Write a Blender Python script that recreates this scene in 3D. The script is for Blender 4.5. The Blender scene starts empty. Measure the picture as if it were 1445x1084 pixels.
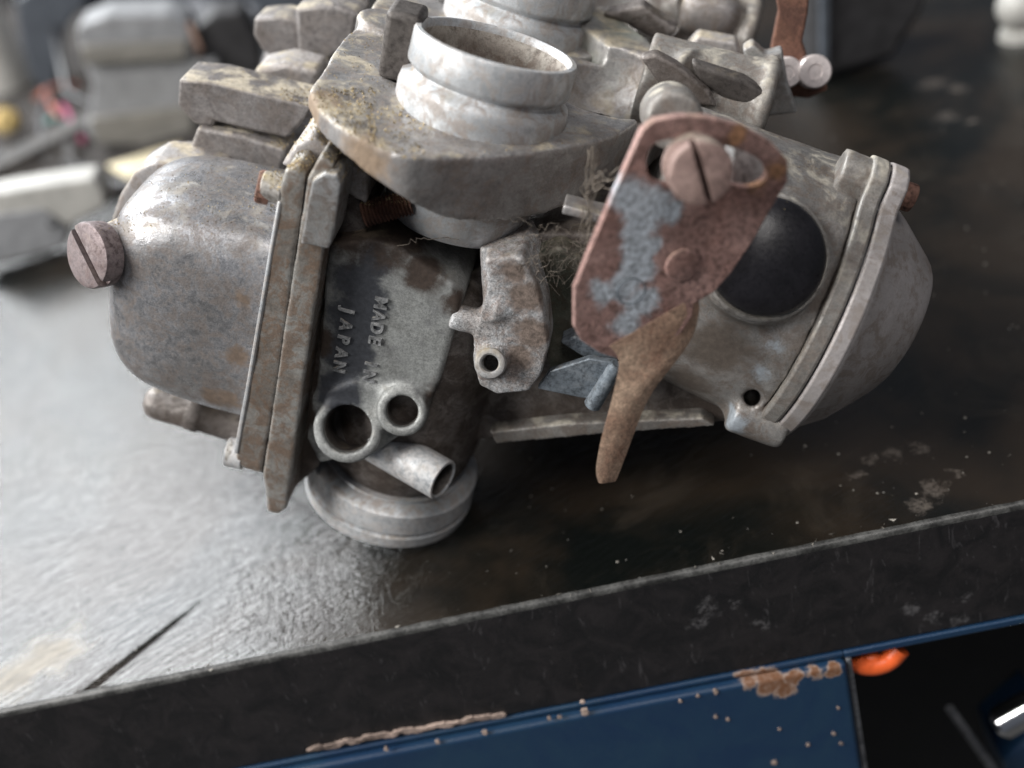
import bpy, bmesh, math, random
from mathutils import Vector, Matrix, noise
from mathutils.bvhtree import BVHTree

# ------------------------------------------------------------------ camera, world, lamps (all lengths below in cm, scene in metres)
S = 0.01
sc = bpy.context.scene
col = sc.collection
random.seed(7)
TH, RO, FPX = math.radians(36), math.radians(14), 1700.0
CAM = Vector((2.0, -20.7, 18.8))
Fw = Vector((0, math.cos(TH), -math.sin(TH)))
R0 = Vector((1, 0, 0)); U0 = Vector((0, math.sin(TH), math.cos(TH)))
Ir = R0*math.cos(RO) + U0*math.sin(RO)
Iu = -R0*math.sin(RO) + U0*math.cos(RO)
cam = bpy.data.cameras.new('camera'); co = bpy.data.objects.new('camera', cam); col.objects.link(co)
cam.sensor_width = 36; cam.lens = FPX/1445*36
cam.clip_start = 0.01; cam.clip_end = 50
# the carburettors lean 25 degrees to the right on the bench, resting on one rim of the outlet and on the chamber cap:
# c-space = upright carburettor, G = its place in the world (bench top is world z = 0)
LEAN = math.radians(25); PIV = Vector((1.7, 0, 0))
GR = Matrix.Rotation(LEAN, 3, 'Y')
def to_world(p): return GR @ (Vector(p)-PIV) + PIV
CW = to_world(CAM); IrW = GR@Ir; IuW = GR@Iu; FW = GR@Fw
mw = Matrix((IrW, IuW, -FW)).transposed().to_4x4(); mw.translation = CW*S
co.matrix_world = mw
cam.dof.use_dof = True; cam.dof.focus_distance = 0.228; cam.dof.aperture_fstop = 8.5
sc.camera = co

w = bpy.data.worlds.new('World'); sc.world = w; w.use_nodes = True
bg = w.node_tree.nodes['Background']; bg.inputs[0].default_value = (0.80, 0.86, 1.0, 1); bg.inputs[1].default_value = 0.09

def area(name, loc, target, sx, sy, power, color):
    l = bpy.data.lights.new(name, 'AREA'); l.shape = 'RECTANGLE'; l.size = sx; l.size_y = sy; l.energy = power; l.color = color
    o = bpy.data.objects.new(name, l); col.objects.link(o); o.location = Vector(loc)
    d = Vector(target) - Vector(loc); o.rotation_euler = d.to_track_quat('-Z', 'Y').to_euler(); return o
# the workshop window behind and to the left, whose glare lies on the left of the worktop
area('window_lamp', (-1.22, 1.0, 1.42), (-0.05, 0.0, 0.10), 1.15, 1.20, 58.0, (0.95, 0.98, 1.0))
# added fill lamps without a seen source: soft from behind left, weak from overhead
area('left_fill_lamp', (-1.2, -0.9, 1.3), (0.05, 0.0, 0.05), 0.9, 1.2, 46.0, (1.0, 0.985, 0.96))
area('overhead_fill_lamp', (0.75, -0.9, 1.6), (0.05, 0.0, 0.05), 0.8, 0.4, 9.0, (1.0, 0.96, 0.93))
sc.view_settings.view_transform = 'Standard'; sc.view_settings.look = 'None'
sc.view_settings.exposure = 0.42; sc.view_settings.gamma = 1.0

# ------------------------------------------------------------------ reading positions: where a sight line meets a real plane (cm)
def ray(x, y): return Ir*(x-722.5) - Iu*(y-542.0) + Fw*FPX
def onp(x, y, P0, n):
    d = ray(x, y); t = (Vector(P0)-CAM).dot(n)/d.dot(n); return CAM + d*t
def q(x, y, Y=0.0): return onp(x, y, (0, Y, 0), Vector((0, 1, 0)))
def cz(x, y, Z=0.0): return onp(x, y, (0, 0, Z), Vector((0, 0, 1)))
def onw(x, y, P0, n):
    d = IrW*(x-722.5) - IuW*(y-542.0) + FW*FPX
    t = (Vector(P0)-CW).dot(n)/d.dot(n); return CW + d*t
def pz(x, y, Z=0.0): return onw(x, y, (0, 0, Z), Vector((0, 0, 1)))
HN = Vector((FW.x, FW.y, 0)).normalized()
def qw(x, y, P0): return onw(x, y, P0, HN)
PSI = math.radians(-4)
EX = Vector((math.cos(PSI), math.sin(PSI), 0)); EY = Vector((-math.sin(PSI), math.cos(PSI), 0)); EZ = Vector((0, 0, 1))
def qr(x, y, v): return onp(x, y, EY*v, EY)

# ------------------------------------------------------------------ materials
def nodes(name):
    m = bpy.data.materials.new(name); m.use_nodes = True
    nt = m.node_tree; b = nt.nodes['Principled BSDF']; return m, nt, b
class NT:
    def __init__(s, nt): s.nt = nt; s.tc = nt.nodes.new('ShaderNodeTexCoord')
    def n(s, t, **k):
        nd = s.nt.nodes.new(t)
        for a, v in k.items(): setattr(nd, a, v)
        return nd
    def l(s, a, b): s.nt.links.new(a, b)
    def co(s, scale=(1, 1, 1), rot=(0, 0, 0), loc=(0, 0, 0)):
        m = s.n('ShaderNodeMapping'); s.l(s.tc.outputs['Object'], m.inputs[0])
        m.inputs['Scale'].default_value = scale; m.inputs['Rotation'].default_value = rot; m.inputs['Location'].default_value = loc
        return m.outputs[0]
    def co2(s, ang, sx, sy, loc=(0, 0, 0)):
        m = s.n('ShaderNodeMapping'); s.l(s.tc.outputs['Object'], m.inputs[0]); m.inputs['Rotation'].default_value = (0, 0, -ang); m.inputs['Location'].default_value = loc
        m2 = s.n('ShaderNodeMapping'); s.l(m.outputs[0], m2.inputs[0]); m2.inputs['Scale'].default_value = (sx, sy, 1); return m2.outputs[0]
    def noise(s, scale, detail=4, rough=0.55, dist=0.0, vec=None, loc=(0, 0, 0)):
        nd = s.n('ShaderNodeTexNoise'); s.l(vec if vec is not None else s.co(loc=loc), nd.inputs['Vector'])
        nd.inputs['Scale'].default_value = scale; nd.inputs['Detail'].default_value = detail
        nd.inputs['Roughness'].default_value = rough; nd.inputs['Distortion'].default_value = dist
        return nd.outputs['Fac']
    def voro(s, scale, vec=None, feature='F1'):
        nd = s.n('ShaderNodeTexVoronoi'); nd.feature = feature; s.l(vec if vec is not None else s.co(), nd.inputs['Vector']); nd.inputs['Scale'].default_value = scale
        return nd.outputs['Distance']
    def ramp(s, v, a, b, c0=0.0, c1=1.0):
        r = s.n('ShaderNodeMapRange'); r.interpolation_type = 'SMOOTHSTEP'; s.l(v, r.inputs[0])
        r.inputs[1].default_value = a; r.inputs[2].default_value = b; r.inputs[3].default_value = c0; r.inputs[4].default_value = c1
        return r.outputs[0]
    def math(s, op, a, b=None, c=None):
        m = s.n('ShaderNodeMath', operation=op)
        for i, v in enumerate((a, b, c)):
            if v is None: continue
            if isinstance(v, (int, float)): m.inputs[i].default_value = v
            else: s.l(v, m.inputs[i])
        return m.outputs[0]
    def mix(s, f, a, b, mode='MIX'):
        m = s.n('ShaderNodeMix'); m.data_type = 'RGBA'; m.blend_type = mode
        if isinstance(f, (int, float)): m.inputs[0].default_value = f
        else: s.l(f, m.inputs[0])
        for i, v in ((6, a), (7, b)):
            if isinstance(v, (tuple, list)): m.inputs[i].default_value = (*v[:3], 1)
            else: s.l(v, m.inputs[i])
        return m.outputs[2]
    def bump(s, h, strength, dist_cm, prev=None):
        b = s.n('ShaderNodeBump'); s.l(h, b.inputs['Height']); b.inputs['Strength'].default_value = strength; b.inputs['Distance'].default_value = dist_cm*S
        if prev is not None: s.l(prev, b.inputs['Normal'])
        return b.outputs[0]
    def near(s, pt, r0, r1, wob=0.6, sc_=1.4):
        """1 inside radius r0 (cm) of an object-space point, ragged out to r1: a patch with its own shape"""
        d = s.n('ShaderNodeVectorMath', operation='DISTANCE'); s.l(s.tc.outputs['Object'], d.inputs[0]); d.inputs[1].default_value = tuple(pt)
        nz = s.noise(sc_, 5, 0.65)
        v = s.math('ADD', d.outputs['Value'], s.math('MULTIPLY', s.math('SUBTRACT', nz, 0.5), -wob*2))
        return s.ramp(v, r0, r1, 1.0, 0.0)

def aged(name, ca, cb, dirt=(0.085, 0.06, 0.045), dirt_amt=0.5, metal=0.55, rough=(0.38, 0.7), dust=0.5, dustcol=(0.34, 0.28, 0.19),
         bump=1.0, seed=0.0, speck=0.4, scale=1.0, edge=0.6, extra=None, spec=0.5):
    m, nt, b = nodes(name); N = NT(nt)
    off = (seed*7.3, seed*3.1, seed*5.7)
    n1 = N.noise(0.9*scale, 5, 0.6, 0.4, loc=off)
    n2 = N.noise(2.3*scale, 6, 0.68, 0.8, loc=(off[1], off[0], off[2]))
    n3 = N.noise(9*scale, 5, 0.7, loc=off)
    n4 = N.noise(42*scale, 3, 0.6)
    base = N.mix(N.ramp(n1, 0.36, 0.64), ca, cb)
    t = 0.66 - 0.3*dirt_amt
    dm = N.ramp(N.math('ADD', n2, N.math('MULTIPLY', N.math('SUBTRACT', n3, 0.5), 0.55)), t-0.1, t+0.12)
    dm = N.math('MULTIPLY', dm, min(1.0, 0.45+dirt_amt*0.6))
    colr = N.mix(dm, base, dirt)
    fine = N.mix(N.ramp(n3, 0.3, 0.72), (1-speck*0.55,)*3, (1+speck*0.25,)*3)
    colr = N.mix(1.0, colr, fine, 'MULTIPLY')
    n5 = N.noise(30*scale, 6, 0.75, 0.3, loc=(off[2], off[1], off[0]))
    colr = N.mix(1.0, colr, N.mix(N.ramp(n5, 0.34, 0.66), (1-speck*0.5,)*3, (1+speck*0.45,)*3), 'MULTIPLY')
    pit = N.ramp(N.noise(15*scale, 6, 0.8, 0.6, loc=(off[1]+3, off[2], 1)), 0.56, 0.66)
    colr = N.mix(N.math('MULTIPLY', pit, 0.5*speck+.08), colr, tuple(c*0.75 for c in dirt))
    gp = N.n('ShaderNodeNewGeometry'); ew = N.math('MULTIPLY', N.ramp(gp.outputs['Pointiness'], 0.515, 0.58), N.ramp(n3, 0.32, 0.6))
    colr = N.mix(N.math('MULTIPLY', ew, edge), colr, tuple(min(.8, c*1.5+.05) for c in ca))
    sp = N.ramp(n4, 0.66, 0.76)
    colr = N.mix(N.math('MULTIPLY', sp, speck*0.35), colr, tuple(min(1, c*1.9+0.05) for c in cb))
    sp2 = N.ramp(N.noise(26*scale, 3, 0.6, loc=(4, 2, 9)), 0.3, 0.38, 1.0, 0.0)
    colr = N.mix(N.math('MULTIPLY', sp2, speck*0.8), colr, tuple(c*0.5 for c in dirt))
    rgh = N.ramp(n2, 0.3, 0.7, rough[0], rough[1])
    rgh = N.math('MAXIMUM', rgh, N.math('MULTIPLY', dm, rough[1]+0.12))
    met = N.math('MULTIPLY', N.math('SUBTRACT', 1.0, N.math('MULTIPLY', dm, 0.8)), metal)
    if extra:
        for (pts, ecol, emet, erg) in extra:
            mk = None
            for (p, r0, r1) in pts:
                k = N.near(p, r0*.7, r1*1.2, wob=0.3, sc_=2.6)
                mk = k if mk is None else N.math('MAXIMUM', mk, k)
            mk = N.ramp(N.math('ADD', mk, N.math('MULTIPLY', N.math('SUBTRACT', n5, 0.5), 0.9)), .15, .9)
            colr = N.mix(mk, colr, N.mix(1.0, ecol, fine, 'MULTIPLY')); 
            met = N.mix(mk, met, (emet,)*3); rgh = N.mix(mk, rgh, (erg,)*3)
    if dust > 0:
        g = N.n('ShaderNodeNewGeometry'); sx = N.n('ShaderNodeSeparateXYZ'); N.l(g.outputs['Normal'], sx.inputs[0])
        dz = N.ramp(sx.outputs['Z'], 0.25, 0.95)
        dn = N.ramp(N.math('ADD', N.noise(1.7, 7, 0.62, 0.6), N.math('MULTIPLY', n4, 0.08)), 0.56-0.12*dust, 0.74-0.12*dust)
        df = N.math('MULTIPLY', N.math('MULTIPLY', dz, dn), min(1.0, dust+0.25))
        dc = N.mix(N.ramp(N.noise(9, 5, 0.7), 0.3, 0.7), tuple(c*0.7 for c in dustcol), tuple(min(1, c*1.3) for c in dustcol))
        colr = N.mix(df, colr, dc); met = N.math('MULTIPLY', met, N.math('SUBTRACT', 1.0, df)); rgh = N.math('MAXIMUM', rgh, N.math('MULTIPLY', df, 0.95))
    N.l(colr, b.inputs['Base Color']); N.l(met, b.inputs['Metallic']); N.l(rgh, b.inputs['Roughness'])
    h1 = N.bump(n3, 0.5*bump, 0.014)
    h2 = N.bump(n4, 0.55*bump, 0.008, h1)
    h3 = N.bump(N.noise(95, 2, 0.5), 0.4*bump, 0.005, h2)
    N.l(h3, b.inputs['Normal'])
    b.inputs['Specular IOR Level'].default_value = spec
    return m

def plastic(name, c, rough=0.45, var=0.12, bump=0.3, dust=0.0, metal=0.0):
    m, nt, b = nodes(name); N = NT(nt)
    v = N.noise(1.6, 5, 0.6, 0.3); f = N.noise(14, 4, 0.65)
    c1 = N.mix(N.ramp(v, 0.3, 0.7), tuple(x*(1-var*2) for x in c), tuple(min(1, x*(1+var)) for x in c))
    c2 = N.mix(1.0, c1, N.mix(N.ramp(f, 0.3, 0.7), (1-var,)*3, (1+var*0.6,)*3), 'MULTIPLY')
    N.l(c2, b.inputs['Base Color']); N.l(N.ramp(f, 0.2, 0.8, rough*0.8, min(1, rough*1.35)), b.inputs['Roughness'])
    b.inputs['Metallic'].default_value = metal
    N.l(N.bump(f, 0.5*bump, 0.03), b.inputs['Normal'])
    return m

DUST = (0.40, 0.33, 0.20)
M = {}
M['alu'] = aged('aged_aluminium', (0.44, 0.445, 0.45), (0.30, 0.295, 0.285), dirt_amt=0.55, dust=0.55, seed=1)
M['bowl'] = aged('bowl_aluminium', (0.36, 0.365, 0.38), (0.24, 0.235, 0.235), dirt=(0.13, 0.10, 0.08), dirt_amt=0.45, metal=0.7, rough=(0.33, 0.6), dust=0.35, seed=2, speck=0.3, bump=0.7)
M['spigot'] = aged('spigot_aluminium', (0.58, 0.60, 0.62), (0.42, 0.44, 0.455), dirt=(0.25, 0.20, 0.165), dirt_amt=0.5, metal=0.42, rough=(0.36, 0.62), dust=0.15, seed=3, speck=0.25, bump=0.6)
M['frame'] = aged('frame_aluminium', (0.44, 0.42, 0.415), (0.29, 0.265, 0.25), dirt=(0.16, 0.12, 0.09), dirt_amt=0.45, metal=0.45, dust=0.6, dustcol=(0.42, 0.36, 0.26), seed=4)
M['brown'] = aged('grimy_casting', (0.25, 0.225, 0.21), (0.13, 0.105, 0.09), dirt=(0.05, 0.036, 0.028), dirt_amt=0.6, metal=0.35, rough=(0.4, 0.7), dust=0.1, seed=5)
M['dark'] = aged('dark_casting', (0.10, 0.088, 0.08), (0.05, 0.043, 0.04), dirt=(0.025, 0.018, 0.015), dirt_amt=0.5, metal=0.3, rough=(0.45, 0.75), dust=0.1, seed=6)
M['flange'] = aged('flange_aluminium', (0.40, 0.395, 0.375), (0.24, 0.215, 0.19), dirt=(0.13, 0.082, 0.052), dirt_amt=0.62, edge=0.9, metal=0.45, dust=0.6, dustcol=DUST, seed=7)
M['chamber'] = aged('chamber_aluminium', (0.32, 0.305, 0.285), (0.21, 0.195, 0.18), dirt=(0.13, 0.10, 0.08), dirt_amt=0.5, metal=0.35, dust=0.6, dustcol=(0.42, 0.385, 0.32), seed=8, bump=0.7)
M['cap'] = aged('cap_aluminium', (0.44, 0.41, 0.405), (0.34, 0.315, 0.305), dirt=(0.17, 0.135, 0.11), dirt_amt=0.45, metal=0.3, rough=(0.4, 0.6), dust=0.2, seed=9, bump=0.5, speck=0.2)
M['white'] = aged('corroded_alloy', (0.62, 0.64, 0.66), (0.42, 0.40, 0.39), dirt=(0.19, 0.14, 0.115), dirt_amt=0.5, metal=0.2, rough=(0.5, 0.8), dust=0.2, seed=10, bump=2.0, speck=1.0,
    extra=[([(q(745, 420, -1.9), .15, .5), (q(752, 470, -1.9), .2, .5), (q(735, 505, -1.9), .1, .4), (q(725, 385, -1.9), .1, .35)], (0.20, 0.155, 0.13), 0.1, 0.8)])
M['steel'] = aged('blue_grey_steel', (0.20, 0.235, 0.27), (0.13, 0.15, 0.17), dirt=(0.08, 0.07, 0.06), dirt_amt=0.3, metal=0.5, dust=0.1, seed=11)
M['rust2'] = aged('rusty_steel', (0.21, 0.10, 0.065), (0.12, 0.055, 0.04), dirt=(0.06, 0.028, 0.02), dirt_amt=0.45, metal=0.1, rough=(0.6, 0.9), dust=0.1, seed=12, bump=1.5, speck=0.8)
M['tang'] = aged('orange_rust', (0.56, 0.40, 0.29), (0.42, 0.27, 0.19), dirt=(0.20, 0.10, 0.065), dirt_amt=0.3, metal=0.1, rough=(0.55, 0.85), dust=0.0, seed=13, bump=2.0, speck=0.9, scale=1.4)
M['rubber'] = plastic('black_rubber', (0.016, 0.015, 0.018), 0.3, 0.2, 0.25)
M['bolt'] = aged('purple_rust_screw', (0.24, 0.20, 0.20), (0.14, 0.10, 0.10), dirt=(0.09, 0.045, 0.035), dirt_amt=0.4, metal=0.35, rough=(0.45, 0.7), dust=0.3, seed=14, bump=1.0)

# ------------------------------------------------------------------ mesh building
class MB:
    def __init__(s): s.v = []; s.f = []; s.sm = []
    def add(s, vs, fs, smooth=True):
        o = len(s.v); s.v += [Vector(v) for v in vs]; s.f += [tuple(i+o for i in f) for f in fs]; s.sm += [smooth]*len(fs); return s
    def prism(s, pts, back, smooth=False):
        n = len(pts); b = [Vector(p)+(back[i] if isinstance(back, list) else Vector(back)) for i, p in enumerate(pts)]
        fs = [tuple(range(n)), tuple(range(2*n-1, n-1, -1))] + [(i, i+n, (i+1) % n+n, (i+1) % n) for i in range(n)]
        return s.add(list(pts)+b, fs, smooth)
    def box(s, c, sx, sy, sz, ax=None):
        ax = ax or (Vector((1, 0, 0)), Vector((0, 1, 0)), Vector((0, 0, 1)))
        vs = [Vector(c)+ax[0]*sx*.5*i+ax[1]*sy*.5*j+ax[2]*sz*.5*k for i in (-1, 1) for j in (-1, 1) for k in (-1, 1)]
        return s.add(vs, [(0, 1, 3, 2), (4, 6, 7, 5), (0, 4, 5, 1), (2, 3, 7, 6), (0, 2, 6, 4), (1, 5, 7, 3)], False)
    def lathe(s, prof, P, A, n=48, shear=None, ang=(0, 2*math.pi)):
        """prof: (t along axis, radius); closed rings"""
        A = Vector(A).normalized(); h = Vector((0, 0, 1)) if abs(A.z) < .9 else Vector((1, 0, 0))
        X = A.cross(h).normalized(); Y = A.cross(X)
        vs = []; fs = []
        for t, r in prof:
            for k in range(n):
                a = 2*math.pi*k/n; vs.append(Vector(P)+A*t+(X*math.cos(a)+Y*math.sin(a))*r)
        for i in range(len(prof)-1):
            for k in range(n):
                fs.append((i*n+k, i*n+(k+1) % n, (i+1)*n+(k+1) % n, (i+1)*n+k))
        return s.add(vs, fs, True)
    def cyl(s, p0, p1, r0, r1=None, n=32, ch=0.0):
        p0 = Vector(p0); p1 = Vector(p1); L = (p1-p0).length; r1 = r0 if r1 is None else r1
        pr = [(0, 0)] + ([(0, r0-ch), (ch, r0)] if ch else [(0, r0)]) + ([(L-ch, r1), (L, r1-ch)] if ch else [(L, r1)]) + [(L, 0)]
        return s.lathe(pr, p0, p1-p0, n)
    def tube(s, p0, p1, ro, ri, depth, n=40, ch=0.03):
        """hollow stub open at p1, floor at depth"""
        p0 = Vector(p0); p1 = Vector(p1); L = (p1-p0).length
        if depth >= L: return s.lathe([(0, ri*.97), (0, ro), (L-ch, ro), (L-ch*.3, ro-ch*.35), (L, ro-ch), (L, ri+ch*.6), (L-ch*.6, ri), (0, ri*.97)], p0, p1-p0, n)
        return s.lathe([(0, 0), (0, ro), (L-ch, ro), (L-ch*.3, ro-ch*.35), (L, ro-ch), (L, ri+ch*.6), (L-ch*.6, ri), (L-depth, ri*.97), (L-depth-0.01, 0)], p0, p1-p0, n)
    def sell(s, c, a, b, d, e1=0.35, e2=0.35, nu=40, nv=24, ax=None):
        ax = ax or (Vector((1, 0, 0)), Vector((0, 1, 0)), Vector((0, 0, 1)))
        def pw(x, e): return math.copysign(abs(x)**e, x)
        vs = []; fs = []
        for j in range(nv+1):
            ph = -math.pi/2+math.pi*j/nv
            for i in range(nu):
                th = 2*math.pi*i/nu
                x = a*pw(math.sin(ph), e1); r = pw(math.cos(ph), e1)
                vs.append(Vector(c)+ax[0]*x+ax[1]*b*r*pw(math.cos(th), e2)+ax[2]*d*r*pw(math.sin(th), e2))
        for j in range(nv):
            for i in range(nu): fs.append((j*nu+i, j*nu+(i+1) % nu, (j+1)*nu+(i+1) % nu, (j+1)*nu+i))
        return s.add(vs, fs, True)
    def path(s, pts, r, n=6):
        pts = [Vector(p) for p in pts]; rings = []
        for i, p in enumerate(pts):
            t = (pts[min(i+1, len(pts)-1)]-pts[max(i-1, 0)]).normalized()
            h = Vector((0, 0, 1)) if abs(t.z) < .9 else Vector((1, 0, 0)); x = t.cross(h).normalized(); y = t.cross(x)
            rr = r[i] if isinstance(r, list) else r
            rings.append([p+(x*math.cos(2*math.pi*k/n)+y*math.sin(2*math.pi*k/n))*rr for k in range(n)])
        vs = [v for g in rings for v in g]; fs = []
        for i in range(len(pts)-1):
            for k in range(n): fs.append((i*n+k, i*n+(k+1) % n, (i+1)*n+(k+1) % n, (i+1)*n+k))
        fs += [tuple(range(n)), tuple(range((len(pts)-1)*n+n-1, (len(pts)-1)*n-1, -1))]
        return s.add(vs, fs, True)

class Thing:
    def __init__(s, name, base, label, cat, group=None, kind=None):
        s.base = Vector(base); o = bpy.data.objects.new(name, None); col.objects.link(o); s.o = o
        o.empty_display_size = 1; o.location = s.base*S; o.scale = (S, S, S)
        o['label'] = label; o['category'] = cat
        if group: o['group'] = group
        if kind: o['kind'] = kind
def mesh_of(name, mb, base):
    me = bpy.data.meshes.new(name); me.from_pydata([tuple(v-base) for v in mb.v], [], mb.f)
    for p, s_ in zip(me.polygons, mb.sm): p.use_smooth = s_
    bm = bmesh.new(); bm.from_mesh(me); bmesh.ops.remove_doubles(bm, verts=bm.verts, dist=1e-5)
    bmesh.ops.recalc_face_normals(bm, faces=bm.faces); bm.to_mesh(me); bm.free(); return me
def smooth_angle(me, ang=35):
    for p in me.polygons: p.use_smooth = True
    me.set_sharp_from_angle(angle=math.radians(ang))
def part(name, mb, mat, thing, sub=None, bevel=0.0, seg=2, ang=35, label=None, kind=None):
    base = thing.base; me = mesh_of(name, mb, base)
    o = bpy.data.objects.new(name, me); col.objects.link(o); o.parent = sub if sub else thing.o
    me.materials.append(mat)
    if bevel:
        md = o.modifiers.new('edge', 'BEVEL'); md.width = bevel; md.segments = seg; md.limit_method = 'ANGLE'; md.angle_limit = math.radians(30); md.harden_normals = False
        for p in me.polygons: p.use_smooth = True
        me.set_sharp_from_angle(angle=math.radians(50))
    else: smooth_angle(me, ang)
    if label: o['label'] = label
    if kind: o['kind'] = kind
    return o
def evaluated(o):
    dg = bpy.context.evaluated_depsgraph_get(); return bpy.data.meshes.new_from_object(o.evaluated_get(dg))
def cast(name, mb, mat, thing, voxel=0.06, smooth=6, cuts=(), rough=0.012, rs=2.5, sub=None, label=None, post=2):
    """weld overlapping solids into one rounded casting"""
    me = mesh_of(name, mb, thing.base); t = bpy.data.objects.new('t', me); col.objects.link(t)
    r = t.modifiers.new('r', 'REMESH'); r.mode = 'VOXEL'; r.voxel_size = voxel
    sm = t.modifiers.new('s', 'SMOOTH'); sm.iterations = smooth; sm.factor = 0.5
    tmp = []
    for c in cuts:
        cm = mesh_of('c', c, thing.base); c_o = bpy.data.objects.new('c', cm); col.objects.link(c_o); tmp.append(c_o)
        bo = t.modifiers.new('b', 'BOOLEAN'); bo.operation = 'DIFFERENCE'; bo.object = c_o; bo.solver = 'MANIFOLD'
    if cuts and post:
        r = t.modifiers.new('r2', 'REMESH'); r.mode = 'VOXEL'; r.voxel_size = voxel
        sm = t.modifiers.new('s2', 'SMOOTH'); sm.iterations = post; sm.factor = 0.5
    bpy.context.view_layer.update()
    out = evaluated(t)
    for x in tmp+[t]:
        d = x.data; bpy.data.objects.remove(x); bpy.data.meshes.remove(d)
    out.name = name
    nrm = [v.normal.copy() for v in out.vertices]
    for v, nn in zip(out.vertices, nrm):
        p = v.co
        v.co = p + nn*(rough*(noise.noise(p*rs*.6)+0.3*noise.noise(p*rs*3.1)+0.12*noise.noise(p*rs*8)))
    for p in out.polygons: p.use_smooth = True
    out.materials.clear(); out.materials.append(mat)
    o = bpy.data.objects.new(name, out); col.objects.link(o); o.parent = sub if sub else thing.o
    if label: o['label'] = label
    return o
def plate(name, outer, holes, P0, n, thick, mat, thing, bevel=0.02, sub=None, pix=True, label=None):
    """flat sheet cut to an outline with holes; n is the outward face normal"""
    n = Vector(n).normalized(); P0 = Vector(P0)
    a = Vector((0, 0, 1)).cross(n); a = a.normalized() if a.length > 1e-3 else Vector((1, 0, 0)); b = n.cross(a)
    cu = bpy.data.curves.new(name, 'CURVE'); cu.dimensions = '2D'; cu.fill_mode = 'BOTH'
    for pl in [outer]+list(holes):
        sp = cu.splines.new('POLY'); sp.points.add(len(pl)-1); sp.use_cyclic_u = True
        for i, p in enumerate(pl):
            w_ = onp(p[0], p[1], P0, n) if pix else Vector(p)
            d = w_-P0; sp.points[i].co = (d.dot(a), d.dot(b), 0, 1)
    cu.extrude = thick/2-bevel; cu.bevel_depth = bevel; cu.bevel_resolution = 1
    t = bpy.data.objects.new('t', cu); col.objects.link(t); bpy.context.view_layer.update()
    me = evaluated(t); bpy.data.objects.remove(t); bpy.data.curves.remove(cu)
    mt = Matrix((a, b, n)).transposed().to_4x4(); mt.translation = P0 - n*thick/2 - thing.base
    me.transform(mt); me.name = name; smooth_angle(me, 40); me.materials.clear(); me.materials.append(mat)
    o = bpy.data.objects.new(name, me); col.objects.link(o); o.parent = sub if sub else thing.o
    if label: o['label'] = label
    return o
def smooth_loop(pts, n=2):
    for _ in range(n):
        o = []
        for i in range(len(pts)):
            a = pts[i]; b = pts[(i+1) % len(pts)]
            o.append((a[0]*.75+b[0]*.25, a[1]*.75+b[1]*.25)); o.append((a[0]*.25+b[0]*.75, a[1]*.25+b[1]*.75))
        pts = o
    return pts
def copy_part(o, parent, off):
    c = o.copy(); col.objects.link(c); c.parent = parent; c.location = o.location + Vector(off); return c

X_, Y_, Z_ = Vector((1, 0, 0)), Vector((0, 1, 0)), Vector((0, 0, 1))
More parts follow.
